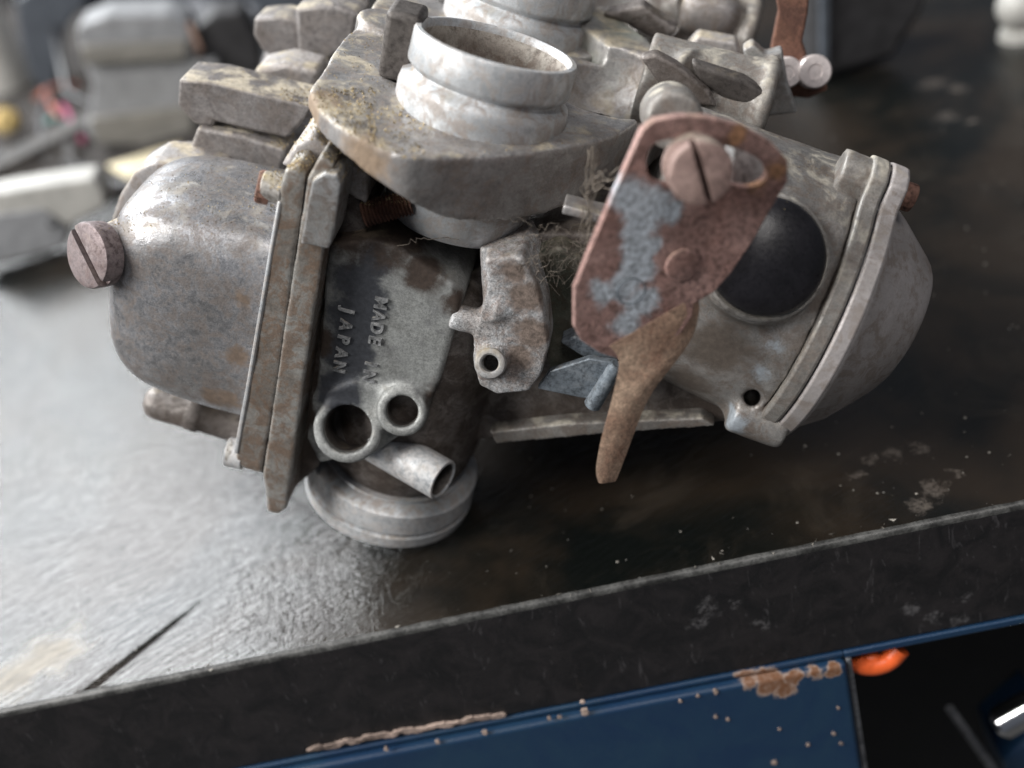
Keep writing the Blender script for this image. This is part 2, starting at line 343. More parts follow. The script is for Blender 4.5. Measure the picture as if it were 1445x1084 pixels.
# ------------------------------------------------------------------ workbench
EA = pz(0, 1005, 0); EB = pz(1445, 710, 0)
eu = (EB-EA).normalized(); en = Vector((-eu.y, eu.x, 0))
bench = Thing('workbench', EA+eu*12+en*20, 'black workbench with a scratched glossy top, edge wear and dark front board', 'workbench')
def bench_mat():
    m, nt, b = nodes('worn_black_worktop'); N = NT(nt)
    # local frame along the edge
    ang = math.atan2(eu.y, eu.x)
    rot = (0, 0, -ang)
    sd_ = pz(220, 830, 0)-pz(90, 905, 0); a2 = math.atan2(sd_.y, sd_.x)
    fib = N.noise(1.0, 6, 0.62, 0.6, vec=N.co2(a2, 1.8, 7.5))
    fib2 = N.noise(1.0, 5, 0.6, 1.2, vec=N.co(scale=(7, 2.2, 1), rot=(0, 0, 0.25)))
    big = N.noise(0.16, 4, 0.6, 0.5)
    smu = N.noise(0.45, 6, 0.68, 0.7, loc=(3, 8, 0))
    base = N.mix(N.ramp(big, 0.38, 0.62), (0.004, 0.005, 0.0045), (0.022, 0.016, 0.011))
    base = N.mix(N.math('MULTIPLY', N.ramp(smu, 0.5, 0.72), 0.5), base, (0.036, 0.029, 0.022))
    # chalky scuffs and specks
    vo = N.voro(0.55, vec=N.co(scale=(1, 1, 1)))
    scf = N.ramp(N.math('ADD', N.noise(2.2, 6, 0.72, 1.2, loc=(5, 1, 2)), N.math('MULTIPLY', vo, -0.10)), 0.63, 0.70)
    base = N.mix(N.math('MULTIPLY', scf, 0.55), base, (0.20, 0.18, 0.155))
    spk = N.ramp(N.noise(9, 2, 0.4, loc=(1, 7, 0)), 0.76, 0.80)
    base = N.mix(N.math('MULTIPLY', spk, 0.6), base, (0.34, 0.33, 0.31))
    rg = N.math('MULTIPLY', N.ramp(N.math('ABSOLUTE', N.math('SUBTRACT', N.noise(1.1, 5, .65, 1.6, vec=N.co2(a2+.5, 1.0, 2.2, (7, 3, 0))), .5)), 0.0, 0.022, 1.0, 0.0), N.math('MAXIMUM', N.near(pz(400, 830, 0)-bench.base, .8, 2.4, .8, .8), N.near(pz(520, 830, 0)-bench.base, .5, 1.6, .8, .8)))
    base = N.mix(N.math('MULTIPLY', rg, .15), base, (0.36, 0.37, 0.36))
    tan = N.math('MAXIMUM', N.near(pz(75, 920, 0)-bench.base, 0.15, 1.1, 1.1, 1.3), N.near(pz(20, 955, 0)-bench.base, 0.2, 1.1, 1.1, 1.3))
    base = N.mix(N.math('MULTIPLY', tan, N.ramp(fib, .3, .7, .35, .85)), base, (0.30, 0.265, 0.21))
    for (px_, py_, r_) in [(1225, 650, .25), (1262, 640, .3), (1300, 633, .3), (1210, 672, .2), (1320, 690, .35), (1350, 665, .2), (1300, 715, .35), (1315, 118, .6), (1350, 125, .5), (1335, 165, .5), (1370, 170, .3)]:
        k = N.near(pz(px_, py_, 0)-bench.base, r_*0.25, r_, 0.6, 2.2)
        k = N.math('MULTIPLY', k, N.ramp(N.noise(6, 5, .7), .35, .65)); base = N.mix(N.math('MULTIPLY', k, 0.6), base, (0.20, 0.17, 0.145))
    N.l(base, b.inputs['Base Color'])
    dirt = N.math('MAXIMUM', scf, tan)
    r = N.ramp(N.math('ADD', N.math('MULTIPLY', big, 0.5), N.math('MULTIPLY', fib, 0.5)), 0.36, 0.64, 0.12, 0.26)
    r = N.math('MAXIMUM', r, N.math('MULTIPLY', dirt, 0.5)); N.l(r, b.inputs['Roughness'])
    h = N.bump(fib, 0.6, 0.05); h = N.bump(fib2, 0.12, 0.03, h)
    wv = N.n('ShaderNodeVectorMath', operation='ADD'); N.l(N.co(scale=(1.7, 1.1, 1), rot=(0, 0, 0.5)), wv.inputs[0]); nc = N.n('ShaderNodeTexNoise'); N.l(N.co(), nc.inputs['Vector']); nc.inputs['Scale'].default_value = 1.3; nc.inputs['Detail'].default_value = 5; N.l(nc.outputs['Color'], wv.inputs[1])
    cr = N.voro(1.5, vec=wv.outputs[0], feature='DISTANCE_TO_EDGE')
    wm = N.math('MAXIMUM', N.near(pz(400, 850, 0)-bench.base, .8, 2.6, .8, .8), N.near(pz(520, 830, 0)-bench.base, .8, 2.2, .8, .8))
    crk = N.math('MULTIPLY', N.ramp(cr, 0.0, 0.08), wm); h = N.bump(crk, 0.2, 0.03, h)
    h = N.bump(N.math('MULTIPLY', N.noise(1.0, 4, .55, .8, vec=N.co2(a2+1.2, 1.6, 4.5, (2, 5, 0))), wm), .40, .04, h)
    h = N.bump(N.noise(1.0, 6, .7, .8, vec=N.co2(a2, 1.4, 12, (4, 1, 0))), .40, .022, h)
    h = N.bump(N.noise(14, 4, 0.6), 0.12, 0.015, h)
    N.l(h, b.inputs['Normal']); b.inputs['Specular IOR Level'].default_value = 0.55
    return m
def edge_mat():
    m, nt, b = nodes('scratched_black_board'); N = NT(nt)
    ang = math.atan2(eu.y, eu.x)
    v = N.co(scale=(1, 1, 1), rot=(0, 0, -ang))
    n1 = N.noise(1.1, 6, 0.7, 1.0, vec=v)
    base = N.mix(N.ramp(n1, 0.35, 0.65), (0.007, 0.007, 0.008), (0.014, 0.012, 0.013))
    sc1 = N.ramp(N.noise(1.0, 5, 0.65, 1.5, vec=N.co(scale=(5, 5, 1.2), rot=(0.4, 0.3, -ang))), 0.60, 0.70)
    base = N.mix(N.math('MULTIPLY', sc1, 0.35), base, (0.10, 0.095, 0.10))
    for (px_, py_, r_) in [(1290, 862, .28), (1315, 870, .2), (1360, 850, .2), (1350, 875, .25), (1000, 860, .3), (985, 880, .25), (1070, 880, .22), (1040, 850, .15)]:
        P = onw(px_, py_, EA, en)-bench.base
        base = N.mix(N.math('MULTIPLY', N.math('MULTIPLY', N.near(P, r_*0.2, r_, 0.6, 3), N.ramp(N.noise(8, 5, .7), .38, .62)), 0.45), base, (0.17, 0.165, 0.17))
    N.l(base, b.inputs['Base Color']); N.l(N.ramp(n1, 0.3, 0.7, 0.4, 0.6), b.inputs['Roughness'])
    N.l(N.bump(N.noise(7, 5, 0.6), 0.3, 0.03), b.inputs['Normal'])
    return m
M['bench'] = bench_mat(); M['edge'] = edge_mat()
# the covering sheet: a fine grid near the parts, with the crease and the rolled front edge in the mesh
def crease_d(P):
    a = pz(112, 985, 0); b_ = pz(290, 845, 0); d = b_-a; t = max(0, min(1, (P-a).dot(d)/d.dot(d))); return (P-(a+d*t)).length, t
mb = MB()
us = [-40, -20, -10] + [-6+0.12*i for i in range(42)] + [-0.96+0.05*i for i in range(110)] + [4.54+.12*i for i in range(37)] + [9+0.5*i for i in range(50)] + [36, 50, 70, 100]
vs_ = [0.0] + [0.05+0.05*i for i in range(76)] + [3.9+0.12*i for i in range(22)] + [6.8+0.7*i for i in range(40)] + [38, 50, 70, 100]
RR = 0.13
rows = []
prof = [(0.0, -RR)] + [(RR-RR*math.cos(a), -RR+RR*math.sin(a)) for a in (0.35, 0.7, 1.05, 1.35)]
for (vv, zz) in prof + [(v+RR, 0.0) for v in vs_]:
    row = []
    for u in us:
        P = EA+eu*u+en*vv; z = zz
        if vv >= RR:
            z += 0.010*noise.noise(Vector((P.x*.5, P.y*.5, 1)))*min(1, (vv-RR)/3)
            if u > -7 and u < 9 and vv < 7:
                d, t = crease_d(P)
                z += -0.11*math.exp(-(d/0.06)**2)*(1-t)**.4 + 0.03*math.exp(-((d-0.17)/0.09)**2)*(1-t)
        elif zz > -RR+.01:
            z += 0.008*noise.noise(Vector((u*3, 0, 0)))
        row.append((P.x, P.y, z))
    rows.append(row)
nU = len(us)
mb.add([p for r in rows for p in r], [(j*nU+i, j*nU+i+1, (j+1)*nU+i+1, (j+1)*nU+i) for j in range(len(rows)-1) for i in range(nU-1)])
top = part('worktop', mb, M['bench'], bench, ang=80)
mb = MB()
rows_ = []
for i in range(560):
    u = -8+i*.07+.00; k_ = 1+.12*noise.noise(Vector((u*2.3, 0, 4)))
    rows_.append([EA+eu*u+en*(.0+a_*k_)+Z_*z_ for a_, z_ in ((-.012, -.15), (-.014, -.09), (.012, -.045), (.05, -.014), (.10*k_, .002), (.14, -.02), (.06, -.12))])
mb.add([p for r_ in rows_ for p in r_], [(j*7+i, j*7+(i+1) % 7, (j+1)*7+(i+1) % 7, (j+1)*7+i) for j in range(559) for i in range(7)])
M['worn_highlight'] = plastic('worn_edge_highlight', (0.075, 0.075, 0.072), .36, .4, .5)  # grey wear line, with the edge's highlight put into its colour
part('worn_highlight_edging', mb, M['worn_highlight'], bench)
mb = MB(); u0, u1 = -40, 100
def bp(u, v, z): return EA+eu*u+en*v+Z_*z
mb.prism([bp(u0, 0.0, -RR), bp(u1, 0.0, -RR), bp(u1, 0.0, -3.1), bp(u0, 0.0, -3.1)], en*2.2)
part('front_board', mb, M['edge'], bench, bevel=0.06)

# ------------------------------------------------------------------ carburettor bank
B = Thing('carburetor_bank', (0, 0, 0), 'dirty bank of old aluminium motorcycle carburetors with a rusty lever, standing on the black workbench', 'carburetor')
def axis(z): return Vector((-0.2+0.043*z, 0, z))
AX = Vector((0.043, 0, 1)).normalized()

# upper spigot
mb = MB(); k = 1/AX.z
prof = [(7.35, 1.05), (7.35, 1.15), (7.6, 1.34), (8.0, 1.44), (8.8, 1.5), (9.35, 1.58), (9.85, 1.60), (10.02, 1.56), (10.10, 1.42), (10.16, 1.40), (10.22, 1.46), (10.26, 1.505), (10.3, 1.515), (10.80, 1.51), (10.85, 1.48),
        (10.86, 1.40), (10.82, 1.36), (10.4, 1.33), (9.5, 1.27), (8.2, 1.22), (8.15, 0.0)]
AS = Vector((0.043, 0.15, 1)).normalized(); sb0 = Vector((0.20, 0, 9.3)); 
mb.lathe([((z-9.3), r) for z, r in prof], sb0, AS, 96)
spig = part('intake_spigot', mb, M['spigot'], B, ang=50)
mb = MB(); mb.cyl(sb0-AS*1.0, sb0-AS*.93, 1.2, n=48)
part('throttle_butterfly', mb, M['brown'], B)
M['inner'] = aged('spigot_bore', (0.36, 0.33, 0.29), (0.24, 0.20, 0.17), dirt=(0.12, 0.085, 0.065), dirt_amt=0.55, metal=0.1, rough=(0.5, 0.8), dust=0, seed=23)
mb = MB(); mb.lathe([(-1.05, 1.16), (.2, 1.25), (1.1, 1.31), (1.42, 1.345), (1.42, 1.36), (1.1, 1.345), (-1.05, 1.2), (-1.05, 1.16)], sb0, AS, 96)
part('spigot_bore', mb, M['inner'], B, sub=spig)

# lower spigot with its two rings, and the throat above
mb = MB()
prof = [(0.0, 1.6), (0.0, 1.84), (0.05, 1.9), (0.32, 1.93), (0.36, 1.86), (0.42, 1.86), (0.46, 1.92), (0.95, 1.90), (1.02, 1.82), (1.1, 1.62), (1.15, 1.60), (1.2, 0.0)]
mb.lathe([(z*k, r) for z, r in prof], axis(0), AX, 96)
part('outlet_spigot', mb, M['spigot'], B, ang=40)
mb = MB(); mb.lathe([(1.1, 0), (1.1, 1.45), (1.5, 1.62), (2.2, 1.72), (4.5, 1.75), (6.2, 1.6), (6.6, 0)], axis(0), AX, 64)
mb.prism([q(x, y, -0.6) for x, y in [(640, 400), (760, 330), (900, 330), (1000, 440), (1040, 596), (940, 603), (860, 610), (680, 622), (630, 600)]], Y_*2.4)
thr = cast('throat_casting', mb, M['brown'], B, voxel=0.08, smooth=5)

# block between bowl and throat carrying the cast lettering
mb = MB()
mb.prism([q(x, y, -1.85) for x, y in [(462, 345), (520, 338), (562, 348), (600, 376), (640, 402), (652, 425), (640, 470), (622, 535), (600, 590), (570, 602), (520, 625), (455, 622), (440, 600), (452, 480)]], Y_*2.8)
mb.prism([q(x, y, -1.35) for x, y in [(455, 315), (512, 305), (545, 335), (610, 385), (600, 560), (450, 560)]], Y_*2.6)
P1, P2 = q(490, 606, -2.25), q(567, 581, -2.2)
nrm_port = Vector((0.02, -0.86, 0.50)).normalized()
mb.cyl(P1-nrm_port*1.9, P1, 0.70); mb.cyl(P2-nrm_port*1.7, P2, 0.51)
mb.prism([q(x, y, -1.95) for x, y in [(440, 560), (500, 540), (590, 560), (600, 585), (570, 612), (530, 640), (450, 655), (432, 620)]], Y_*1.6)
cuts = [MB().cyl(P1-nrm_port*1.3, P1+nrm_port*1, 0.49), MB().cyl(P2-nrm_port*1.1, P2+nrm_port*1, 0.32)]
letter_pt = q(505, 470, -1.85)
M['block'] = aged('block_aluminium', (0.36, 0.37, 0.36), (0.27, 0.275, 0.265), dirt=(0.09, 0.09, 0.095), dirt_amt=0.3, metal=0.35, dust=0.1, seed=15, speck=0.5, rough=(0.42, 0.7),
                 extra=[([(q(505, 400, -1.85), .35, .6), (q(500, 450, -1.85), .42, .66), (q(492, 500, -1.85), .42, .62), (q(480, 550, -1.85), .42, .62), (q(530, 370, -1.85), .25, .5), (q(520, 430, -1.85), .3, .55)], (0.062, 0.066, 0.076), 0.25, 0.42),
                        ([(q(600, 385, -1.85), .25, .6), (q(645, 430, -1.85), .1, .4), (q(560, 340, -1.4), .4, .8), (q(500, 320, -1.4), .5, .8), (q(625, 560, -1.85), .2, .5), (q(448, 480, -1.8), .2, .42), (q(440, 580, -1.8), .2, .42)], (0.06, 0.043, 0.034), 0.2, 0.7)])
block = cast('float_side_body', mb, M['block'], B, voxel=0.05, smooth=9, cuts=cuts, post=1, rough=0.010)
# raised lettering laid onto the casting
def letters():
    bv = BVHTree.FromPolygons([v.co for v in block.data.vertices], [p.vertices for p in block.data.polygons])
    for line, (x0, y0, x1, y1) in (('MADE IN', (531, 416, 512, 536)), ('JAPAN', (485, 426, 470, 524))):
        a = q(x0, y0, -1.85); b_ = q(x1, y1, -1.85); ex = (b_-a).normalized(); ey = Vector((0, -1, 0)).cross(ex); ey = -ey if ey.x < 0 else ey; L = (b_-a).length
        for i, ch in enumerate(line):
            if ch == ' ': continue
            cu = bpy.data.curves.new('t', 'FONT'); cu.body = ch; cu.size = 0.34; cu.extrude = 0.04; cu.align_x = 'CENTER'; cu.resolution_u = 3; cu.offset = 0.010
            t = bpy.data.objects.new('t', cu); col.objects.link(t); bpy.context.view_layer.update(); me = evaluated(t)
            bpy.data.objects.remove(t); bpy.data.curves.remove(cu)
            bm = bmesh.new(); bm.from_mesh(me); bmesh.ops.triangulate(bm, faces=bm.faces); bmesh.ops.subdivide_edges(bm, edges=[e for e in bm.edges if e.calc_length() > .1], cuts=2)
            for v in bm.verts:
                w_ = a+ex*(L*(i+.5)/len(line)+v.co.x*1.0)+ey*(v.co.y*1.0)
                h = bv.ray_cast(Vector((w_.x, -6, w_.z)), Vector((0, 1, 0)))
                yy = h[0].y if h[0] is not None else -1.85
                v.co = Vector((w_.x, yy-v.co.z*0.9-0.012, w_.z))
            bm.to_mesh(me); bm.free(); me.name = 'raised_letter'; me.materials.clear(); me.materials.append(M['letter'])
            for p in me.polygons: p.use_smooth = False
            o = bpy.data.objects.new('raised_letter', me); col.objects.link(o); o.parent = block
M['letter'] = aged('letter_metal', (0.24, 0.245, 0.25), (0.16, 0.165, 0.17), dirt_amt=0.4, dirt=(0.3, 0.29, 0.28), metal=0.3, dust=0.2, seed=16, speck=0.9)
letters()
def shade_liner(name, p0, p1, ri, parent):  # dark liner: the shade inside a hole put into its colour
    p0 = Vector(p0); p1 = Vector(p1); L = (p1-p0).length
    mb = MB(); mb.lathe([(0.0, 0), (0.0, ri-.012), (L-.1, ri-.012), (L-.1, ri-.004), (-.02, ri-.004), (-.02, 0)], p0, p1-p0, 40); part(name, mb, M['dark'], B, sub=parent)
shade_liner('large_port_shade', P1-nrm_port*1.25, P1-nrm_port*.12, .485, block); shade_liner('small_port_shade', P2-nrm_port*1.05, P2-nrm_port*.12, .315, block)
# fuel pipe stub
fp0, fp1 = q(532, 624, -1.35), q(626, 678, -2.1)
mb = MB(); mb.tube(fp0, fp1, 0.44, 0.36, 1.0, 48, 0.04); po = part('fuel_pipe', mb, M['spigot'], B); shade_liner('shade_liner', fp1-(fp1-fp0).normalized()*.9, fp1+(fp1-fp0).normalized()*.06, .36, po)

# frame plate around the spigot
FZ = 9.72
M['frame_g'] = aged('frame_plate_aluminium', (0.46, 0.45, 0.445), (0.33, 0.31, 0.30), dirt=(0.20, 0.155, 0.125), dirt_amt=0.4, metal=0.55, rough=(0.30, 0.55), dust=0.5, dustcol=(0.46, 0.40, 0.29), seed=4,
    extra=[([(cz(868, 112, 9.0), .8, 1.7)], (0.36, 0.385, 0.32), 0.15, 0.6), ([(cz(500, 235, 9.3), .2, .8), (cz(450, 150, 9.6), .2, .6), (cz(540, 250, 9.0), .1, .6)], (0.27, 0.20, 0.14), 0.1, 0.75)])
fr_top = [(437, 127), (446, 150), (467, 168), (499, 190), (537, 209), (572, 222), (604, 223), (645, 222), (690, 221), (750, 216), (800, 207), (850, 197), (885, 182), (912, 160)]
fr_h = [.34, .38, .44, .5, .58, .68, 1.05, 1.25, 1.36, 1.4, 1.4, 1.3, 1.1, .95]
def subdiv_open(a, n=2):
    for _ in range(n):
        o = [a[0]]
        for i in range(len(a)-1):
            o.append(tuple(a[i][k]*.75+a[i+1][k]*.25 for k in range(3))); o.append(tuple(a[i][k]*.25+a[i+1][k]*.75 for k in range(3)))
        a = o+[a[-1]]
    return a
fr = [(x, y, h) for (x, y), h in zip(fr_top, fr_h)]; fr = subdiv_open(fr, 2)
fr_h = [f_[2] for f_ in fr]; pts = [cz(x, y, FZ) for x, y, h in fr]
back = [Vector((pts[-1].x+0.1, 3.2, FZ)), Vector((1.5, 3.6, FZ)), Vector((-2.5, 3.4, FZ)), Vector((pts[0].x-.1, 1.6, FZ))]
mb = MB(); mb.prism(pts+back, [Vector((0, 0, -h)) for h in fr_h]+[Vector((0, 0, -.9))]*4)
mb.prism([cz(x, y, 10.15) for x, y in [(800, 22), (838, 48), (880, 78), (915, 108), (938, 140), (965, 118), (915, 55), (850, 5)]], Z_*-1.6)
mb.cyl((pts[0].x+.5, 2.6, 8.8), (pts[0].x+.5, 2.6, 9.9), .6)
dish = cz(866, 112, 9.9)
cuts = [MB().lathe([(6, 0), (6, 1.3), (12, 1.3), (12, 0)], axis(0), AX, 40), MB().sell(cz(860, 122, 9.8)+Vector((0, .0, .35)), 1.3, 1.3, 1.5, 1, 1), MB().cyl(cz(562, 148, 9.2), cz(562, 148, 9.2)+Z_*2, .22)]
frame = cast('mounting_frame', mb, M['frame_g'], B, voxel=0.05, smooth=3, cuts=cuts, rough=0.02, post=1)
# uprights and blocks standing on the frame
mb = MB(); c0 = cz(560, 108, FZ); mb.prism([c0+Vector((-.32, -.3, 0)), c0+Vector((.34, -.3, 0)), c0+Vector((.34, .5, 0)), c0+Vector((-.32, .5, 0))], Z_*1.3); part('frame_stop', mb, M['dark'], B, bevel=.12, seg=3)

# float bowl, its flange and the body flange
mb = MB(); bc = Vector((-2.9, -0.35, 4.72))
mb.sell(bc, 3.40, 1.82, 2.36, 0.47, 0.50, 72, 54)
for v_ in mb.v: v_.x = min(v_.x, bc.x+.42)
M['bowl'] = aged('bowl_aluminium', (0.50, 0.505, 0.53), (0.37, 0.365, 0.37), dirt=(0.15, 0.122, 0.105), dirt_amt=0.55, metal=0.72, rough=(0.25, 0.46), dust=0.3, dustcol=(0.36, 0.33, 0.28), seed=2, speck=0.5, bump=0.8,
    extra=[([(q(352, 330, -2.1), .0, .3), (q(345, 420, -2.1), .0, .35), (q(335, 500, -2.1), .05, .35), (q(325, 560, -2.0), .1, .4), (q(340, 262, -1.6), .1, .5), (q(300, 560, -2.0), .0, .4)], (0.20, 0.15, 0.115), 0.2, 0.65)])
bowl = cast('float_bowl', mb, M['bowl'], B, voxel=0.07, smooth=4, rough=0.02, rs=1.3)
FY = -2.35
mb = MB(); mb.prism([q(x, y, FY) for x, y in [(396, 262), (388, 310), (372, 420), (351, 545), (331, 652), (340, 660), (368, 668), (391, 545), (408, 425), (418, 345), (426, 290), (430, 250), (420, 236), (402, 240)]], Y_*4.6)
bfl = cast('bowl_flange', mb, M['flange'], B, voxel=.04, smooth=3, rough=.016)
mb = MB(); mb.prism([q(x, y, FY-.03) for x, y in [(391, 284), (383, 330), (367, 425), (346, 548), (329, 640), (336, 642), (353, 548), (374, 425), (390, 330), (397, 286)]], Y_*4.3)
part('bowl_rim', mb, M['spigot'], B, bevel=.035)
mb = MB(); mb.prism([q(x, y, FY+.06) for x, y in [(428, 254), (418, 330), (404, 425), (388, 545), (365, 665), (372, 668), (396, 545), (412, 425), (424, 340), (436, 262)]], Y_*4.4)
part('gasket', mb, M['rubber'], B)
mb = MB(); mb.prism([q(x, y, FY) for x, y in [(434, 250), (420, 340), (398, 480), (371, 668), (374, 690), (377, 722), (392, 726), (404, 719), (412, 660), (437, 480), (458, 350), (470, 280), (470, 232), (452, 218)]], Y_*4.7)
mb2 = mb
cast('body_flange', mb, M['flange'], B, voxel=.04, smooth=3, rough=.016)
mb = MB(); mb.prism([q(x, y, FY-.14) for x, y in [(440, 254), (431, 300), (424, 344), (464, 352), (471, 330), (481, 262), (476, 246), (458, 243)]], Y_*.9)
cast('flange_ear', mb, M['alu'], B, voxel=.04, smooth=4, rough=.01)
# web between flange and block (grimy)
mb = MB(); mb.prism([q(x, y, -1.45) for x, y in [(455, 235), (510, 250), (520, 300), (500, 400), (470, 560), (450, 660), (405, 700), (440, 480)]], Y_*3)
cast('flange_web', mb, M['brown'], B, voxel=.07, smooth=4)
# dusty ridge linking flange and frame
mb = MB(); mb.prism([q(x, y, -1.6) for x, y in [(395, 235), (415, 205), (440, 190), (470, 215), (515, 245), (518, 290), (470, 262), (440, 245)]], Y_*1.8)
cast('flange_top', mb, M['frame'], B, voxel=.06, smooth=4, rough=.03)

def slotted(name, c, A, r, length, mat, slot_dir, slot_w=0.09, slot_d=0.16, ch=0.06, n=48, steps=0, thing=B, label=None):
    """cheese-head screw with its slot cut through the head; c is the centre of the face, A the outward axis"""
    A = Vector(A).normalized(); c = Vector(c); L = length
    prof = [(0, 0), (0, r*.98)]
    for s_ in range(steps):
        t0 = L*(.15+.6*s_/max(1, steps)); prof += [(t0, r), (t0+.02, r*.96), (t0+.05, r*.96), (t0+.07, r)]
    prof += [(L-ch, r), (L-ch*.3, r-ch*.3), (L, r-ch), (L, 0)]
    m1 = MB().lathe(prof, c-A*L, A, n)
    sd = Vector(slot_dir); sd = (sd-A*sd.dot(A)).normalized(); pe = A.cross(sd)
    cut = MB().box(c, slot_d*2, r*2.6, slot_w, (A, sd, pe))
    me = mesh_of(name, m1, thing.base); t = bpy.data.objects.new(name, me); col.objects.link(t)
    cm = mesh_of('c', cut, thing.base); k_ = bpy.data.objects.new('c', cm); col.objects.link(k_)
    bo = t.modifiers.new('b', 'BOOLEAN'); bo.operation = 'DIFFERENCE'; bo.object = k_; bo.solver = 'EXACT'
    bpy.context.view_layer.update(); out = evaluated(t); t.modifiers.clear(); t.data = out; bpy.data.objects.remove(k_)
    smooth_angle(out, 40); out.materials.clear(); out.materials.append(mat); t.parent = thing.o
    if label: t['label'] = label
    return t
# bowl drain screw on the left with its boss
dA = Vector((-0.52, -0.82, 0.20)).normalized(); dc = q(121, 361, -2.0)
slotted('drain_screw', dc, dA, .64, .40, M['bolt'], ray(150, 400)-ray(95, 322), .15, .2, .07, label='purplish rusty slotted drain screw at the left of the float bowl')
mb = MB(); mb.cyl(dc-dA*.36, dc-dA*1.5+Vector((.35, .2, .45)), .50, .62); mb.cyl(dc-dA*1.2+Vector((.25, .1, .3)), bc+Vector((-1.6, 1.0, .9)), .6, .8)
cast('drain_boss', mb, M['frame'], B, voxel=.06, smooth=3)
sA = Vector((-0.97, -0.2, 0.1))
slotted('bowl_screw', q(362, 262, -2.1), sA, .30, .25, M['rust2'], (0, 1, 0.3), .06, .08)
mb = MB(); mb.cyl(q(372, 262, -2.1), q(402, 268, -2.1), .27, n=32); part('bowl_screw_boss', mb, M['flange'], B, bevel=.03)
slotted('bowl_screw', q(318, 636, -2.1), sA, .28, .28, M['flange'], (0, 0, 1), .06, .08)
mb = MB(); mb.cyl(q(322, 637, -2.05), q(345, 642, -2.05), .31, n=32); part('bowl_screw_boss', mb, M['spigot'], B)
# overflow pipe under the bowl
mb = MB(); a = q(205, 563, -.6); b_ = q(352, 606, -.6); d = (b_-a).normalized()
mb.lathe([(0, 0), (0.02, .2), (.12, .33), (.3, .38), (.95, .37), (1.0, .40), (1.25, .40), (1.3, .36), ((b_-a).length, .38), ((b_-a).length, 0)], a, d, 32)
part('overflow_pipe', mb, M['brown'], B, ang=50)

slab_ = MB(); slab_.prism([q(x, y, .9) for x, y in [(150, 330), (168, 275), (188, 243), (215, 228), (270, 232), (310, 245), (290, 300), (215, 330), (180, 345)]], Y_*1.2)
cast('bowl_lug', slab_, M['frame'], B, voxel=.07, smooth=7, rough=.02)
# throttle stop screw thread seen in the dark gap
mb = MB(); a = q(512, 303, -1.5); b_ = q(582, 284, -1.3); L = (b_-a).length; prof = [(0, 0)]
for i in range(14): prof += [(L*i/14, .20), (L*(i+.5)/14, .25)]
mb.lathe(prof+[(L, 0)], a, b_-a, 28); part('idle_screw', mb, M['rust2'], B, ang=20)

# corroded centre post with its vacuum nipple
mb = MB()
mb.prism([q(x, y, -1.9) for x, y in [(684, 366), (736, 362), (757, 400), (768, 440), (775, 490), (764, 530), (746, 552), (700, 558), (676, 545), (668, 510), (669, 470), (682, 430), (688, 400)]], Y_*1.5)
mb.cyl(q(636, 445, -1.7), q(700, 460, -1.6), .24); mb.cyl(q(692, 430, -1.7), q(720, 430, -1.6), .35)
mb.cyl(q(708, 345, -1.2), q(712, 420, -1.5), .42, .4)
np_ = q(691, 513, -2.22); nn_ = Vector((-0.05, -0.85, 0.52)).normalized()
mb.cyl(np_-nn_*1.2, np_-nn_*.06, .31)
cast('centre_post', mb, M['white'], B, voxel=.045, smooth=6, rough=.028, rs=2.4, cuts=[MB().cyl(np_-nn_*.9, np_+nn_*.5, .18)], post=1)
mb = MB(); mb.tube(np_-nn_*.4, np_, .30, .165, 9, 40, .05); part('vacuum_nipple', mb, M['alu'], B)
# greenish wall right of the post
M['green'] = aged('green_stained_casting', (0.17, 0.16, 0.13), (0.09, 0.10, 0.075), dirt=(0.06, 0.045, 0.03), dirt_amt=0.5, metal=0.2, rough=(0.6, 0.85), dust=.3, seed=18, bump=1.6)
mb = MB(); mb.prism([q(x, y, -1.1) for x, y in [(735, 372), (790, 350), (850, 380), (860, 470), (820, 520), (775, 530), (765, 440)]], Y_*.9)
cast('stained_wall', mb, M['green'], B, voxel=.06, smooth=5, rough=.05)

# vacuum chamber on the right: horizontal cylinder, flanges, cap, black plug (its axis dips 6 degrees to the right)
DEL = math.radians(6)
EXF = Vector((math.cos(PSI)*math.cos(DEL), math.sin(PSI)*math.cos(DEL), -math.sin(DEL))); EZF = EY.cross(EXF)*-1
if EZF.z < 0: EZF = -EZF
CR = 2.78
fl0 = onp(1124, 412, EY*1.25, EY)
mb = MB(); mb.cyl(fl0-EXF*3.5, fl0, CR-.3, CR, n=96)
mb.cyl(fl0-EXF*3.4+Vector((0, -.15, .50)), fl0-EXF*.5+Vector((0, 0, .22)), CR-.5, CR-.25, n=96)
pc = qr(1085, 362, -1.35); pn = Vector((0.06, -0.83, 0.55)).normalized()
mb.cyl(pc-pn*1.8, pc-pn*.28, 1.2)
ear0 = qr(1042, 580, -0.9)
mb.cyl(ear0-EXF*.15, ear0+EXF*1.0, .45, .42); mb.prism([qr(x, y, -.7) for x, y in [(1000, 560), (1030, 600), (1075, 622), (1100, 600), (1090, 540), (1050, 500)]], EY*1.6)
M['chamber_g'] = aged('chamber_casting', (0.38, 0.365, 0.35), (0.26, 0.245, 0.23), dirt=(0.12, 0.09, 0.07), dirt_amt=0.5, metal=0.5, rough=(.3, .55), dust=0.6, dustcol=(0.42, 0.385, 0.32), seed=8, bump=0.8,
    extra=[([(qr(1040, 592, -1.2), .1, .4), (qr(1090, 480, -1.3), .0, .35), (qr(1075, 520, -1.3), .05, .3)], (0.40, 0.44, 0.48), 0.3, 0.4),
           ([(qr(1010, 500, -1.5), .3, .9), (qr(960, 560, -1.2), .3, .9), (qr(1120, 275, -1.4), .1, .5)], (0.11, 0.09, 0.075), 0.2, 0.6)])
cast('vacuum_chamber', mb, M['chamber_g'], B, voxel=.07, smooth=6, rough=.02, cuts=[MB().cyl(qr(1064, 562, -1.8), qr(1060, 560, -.5), .17)])
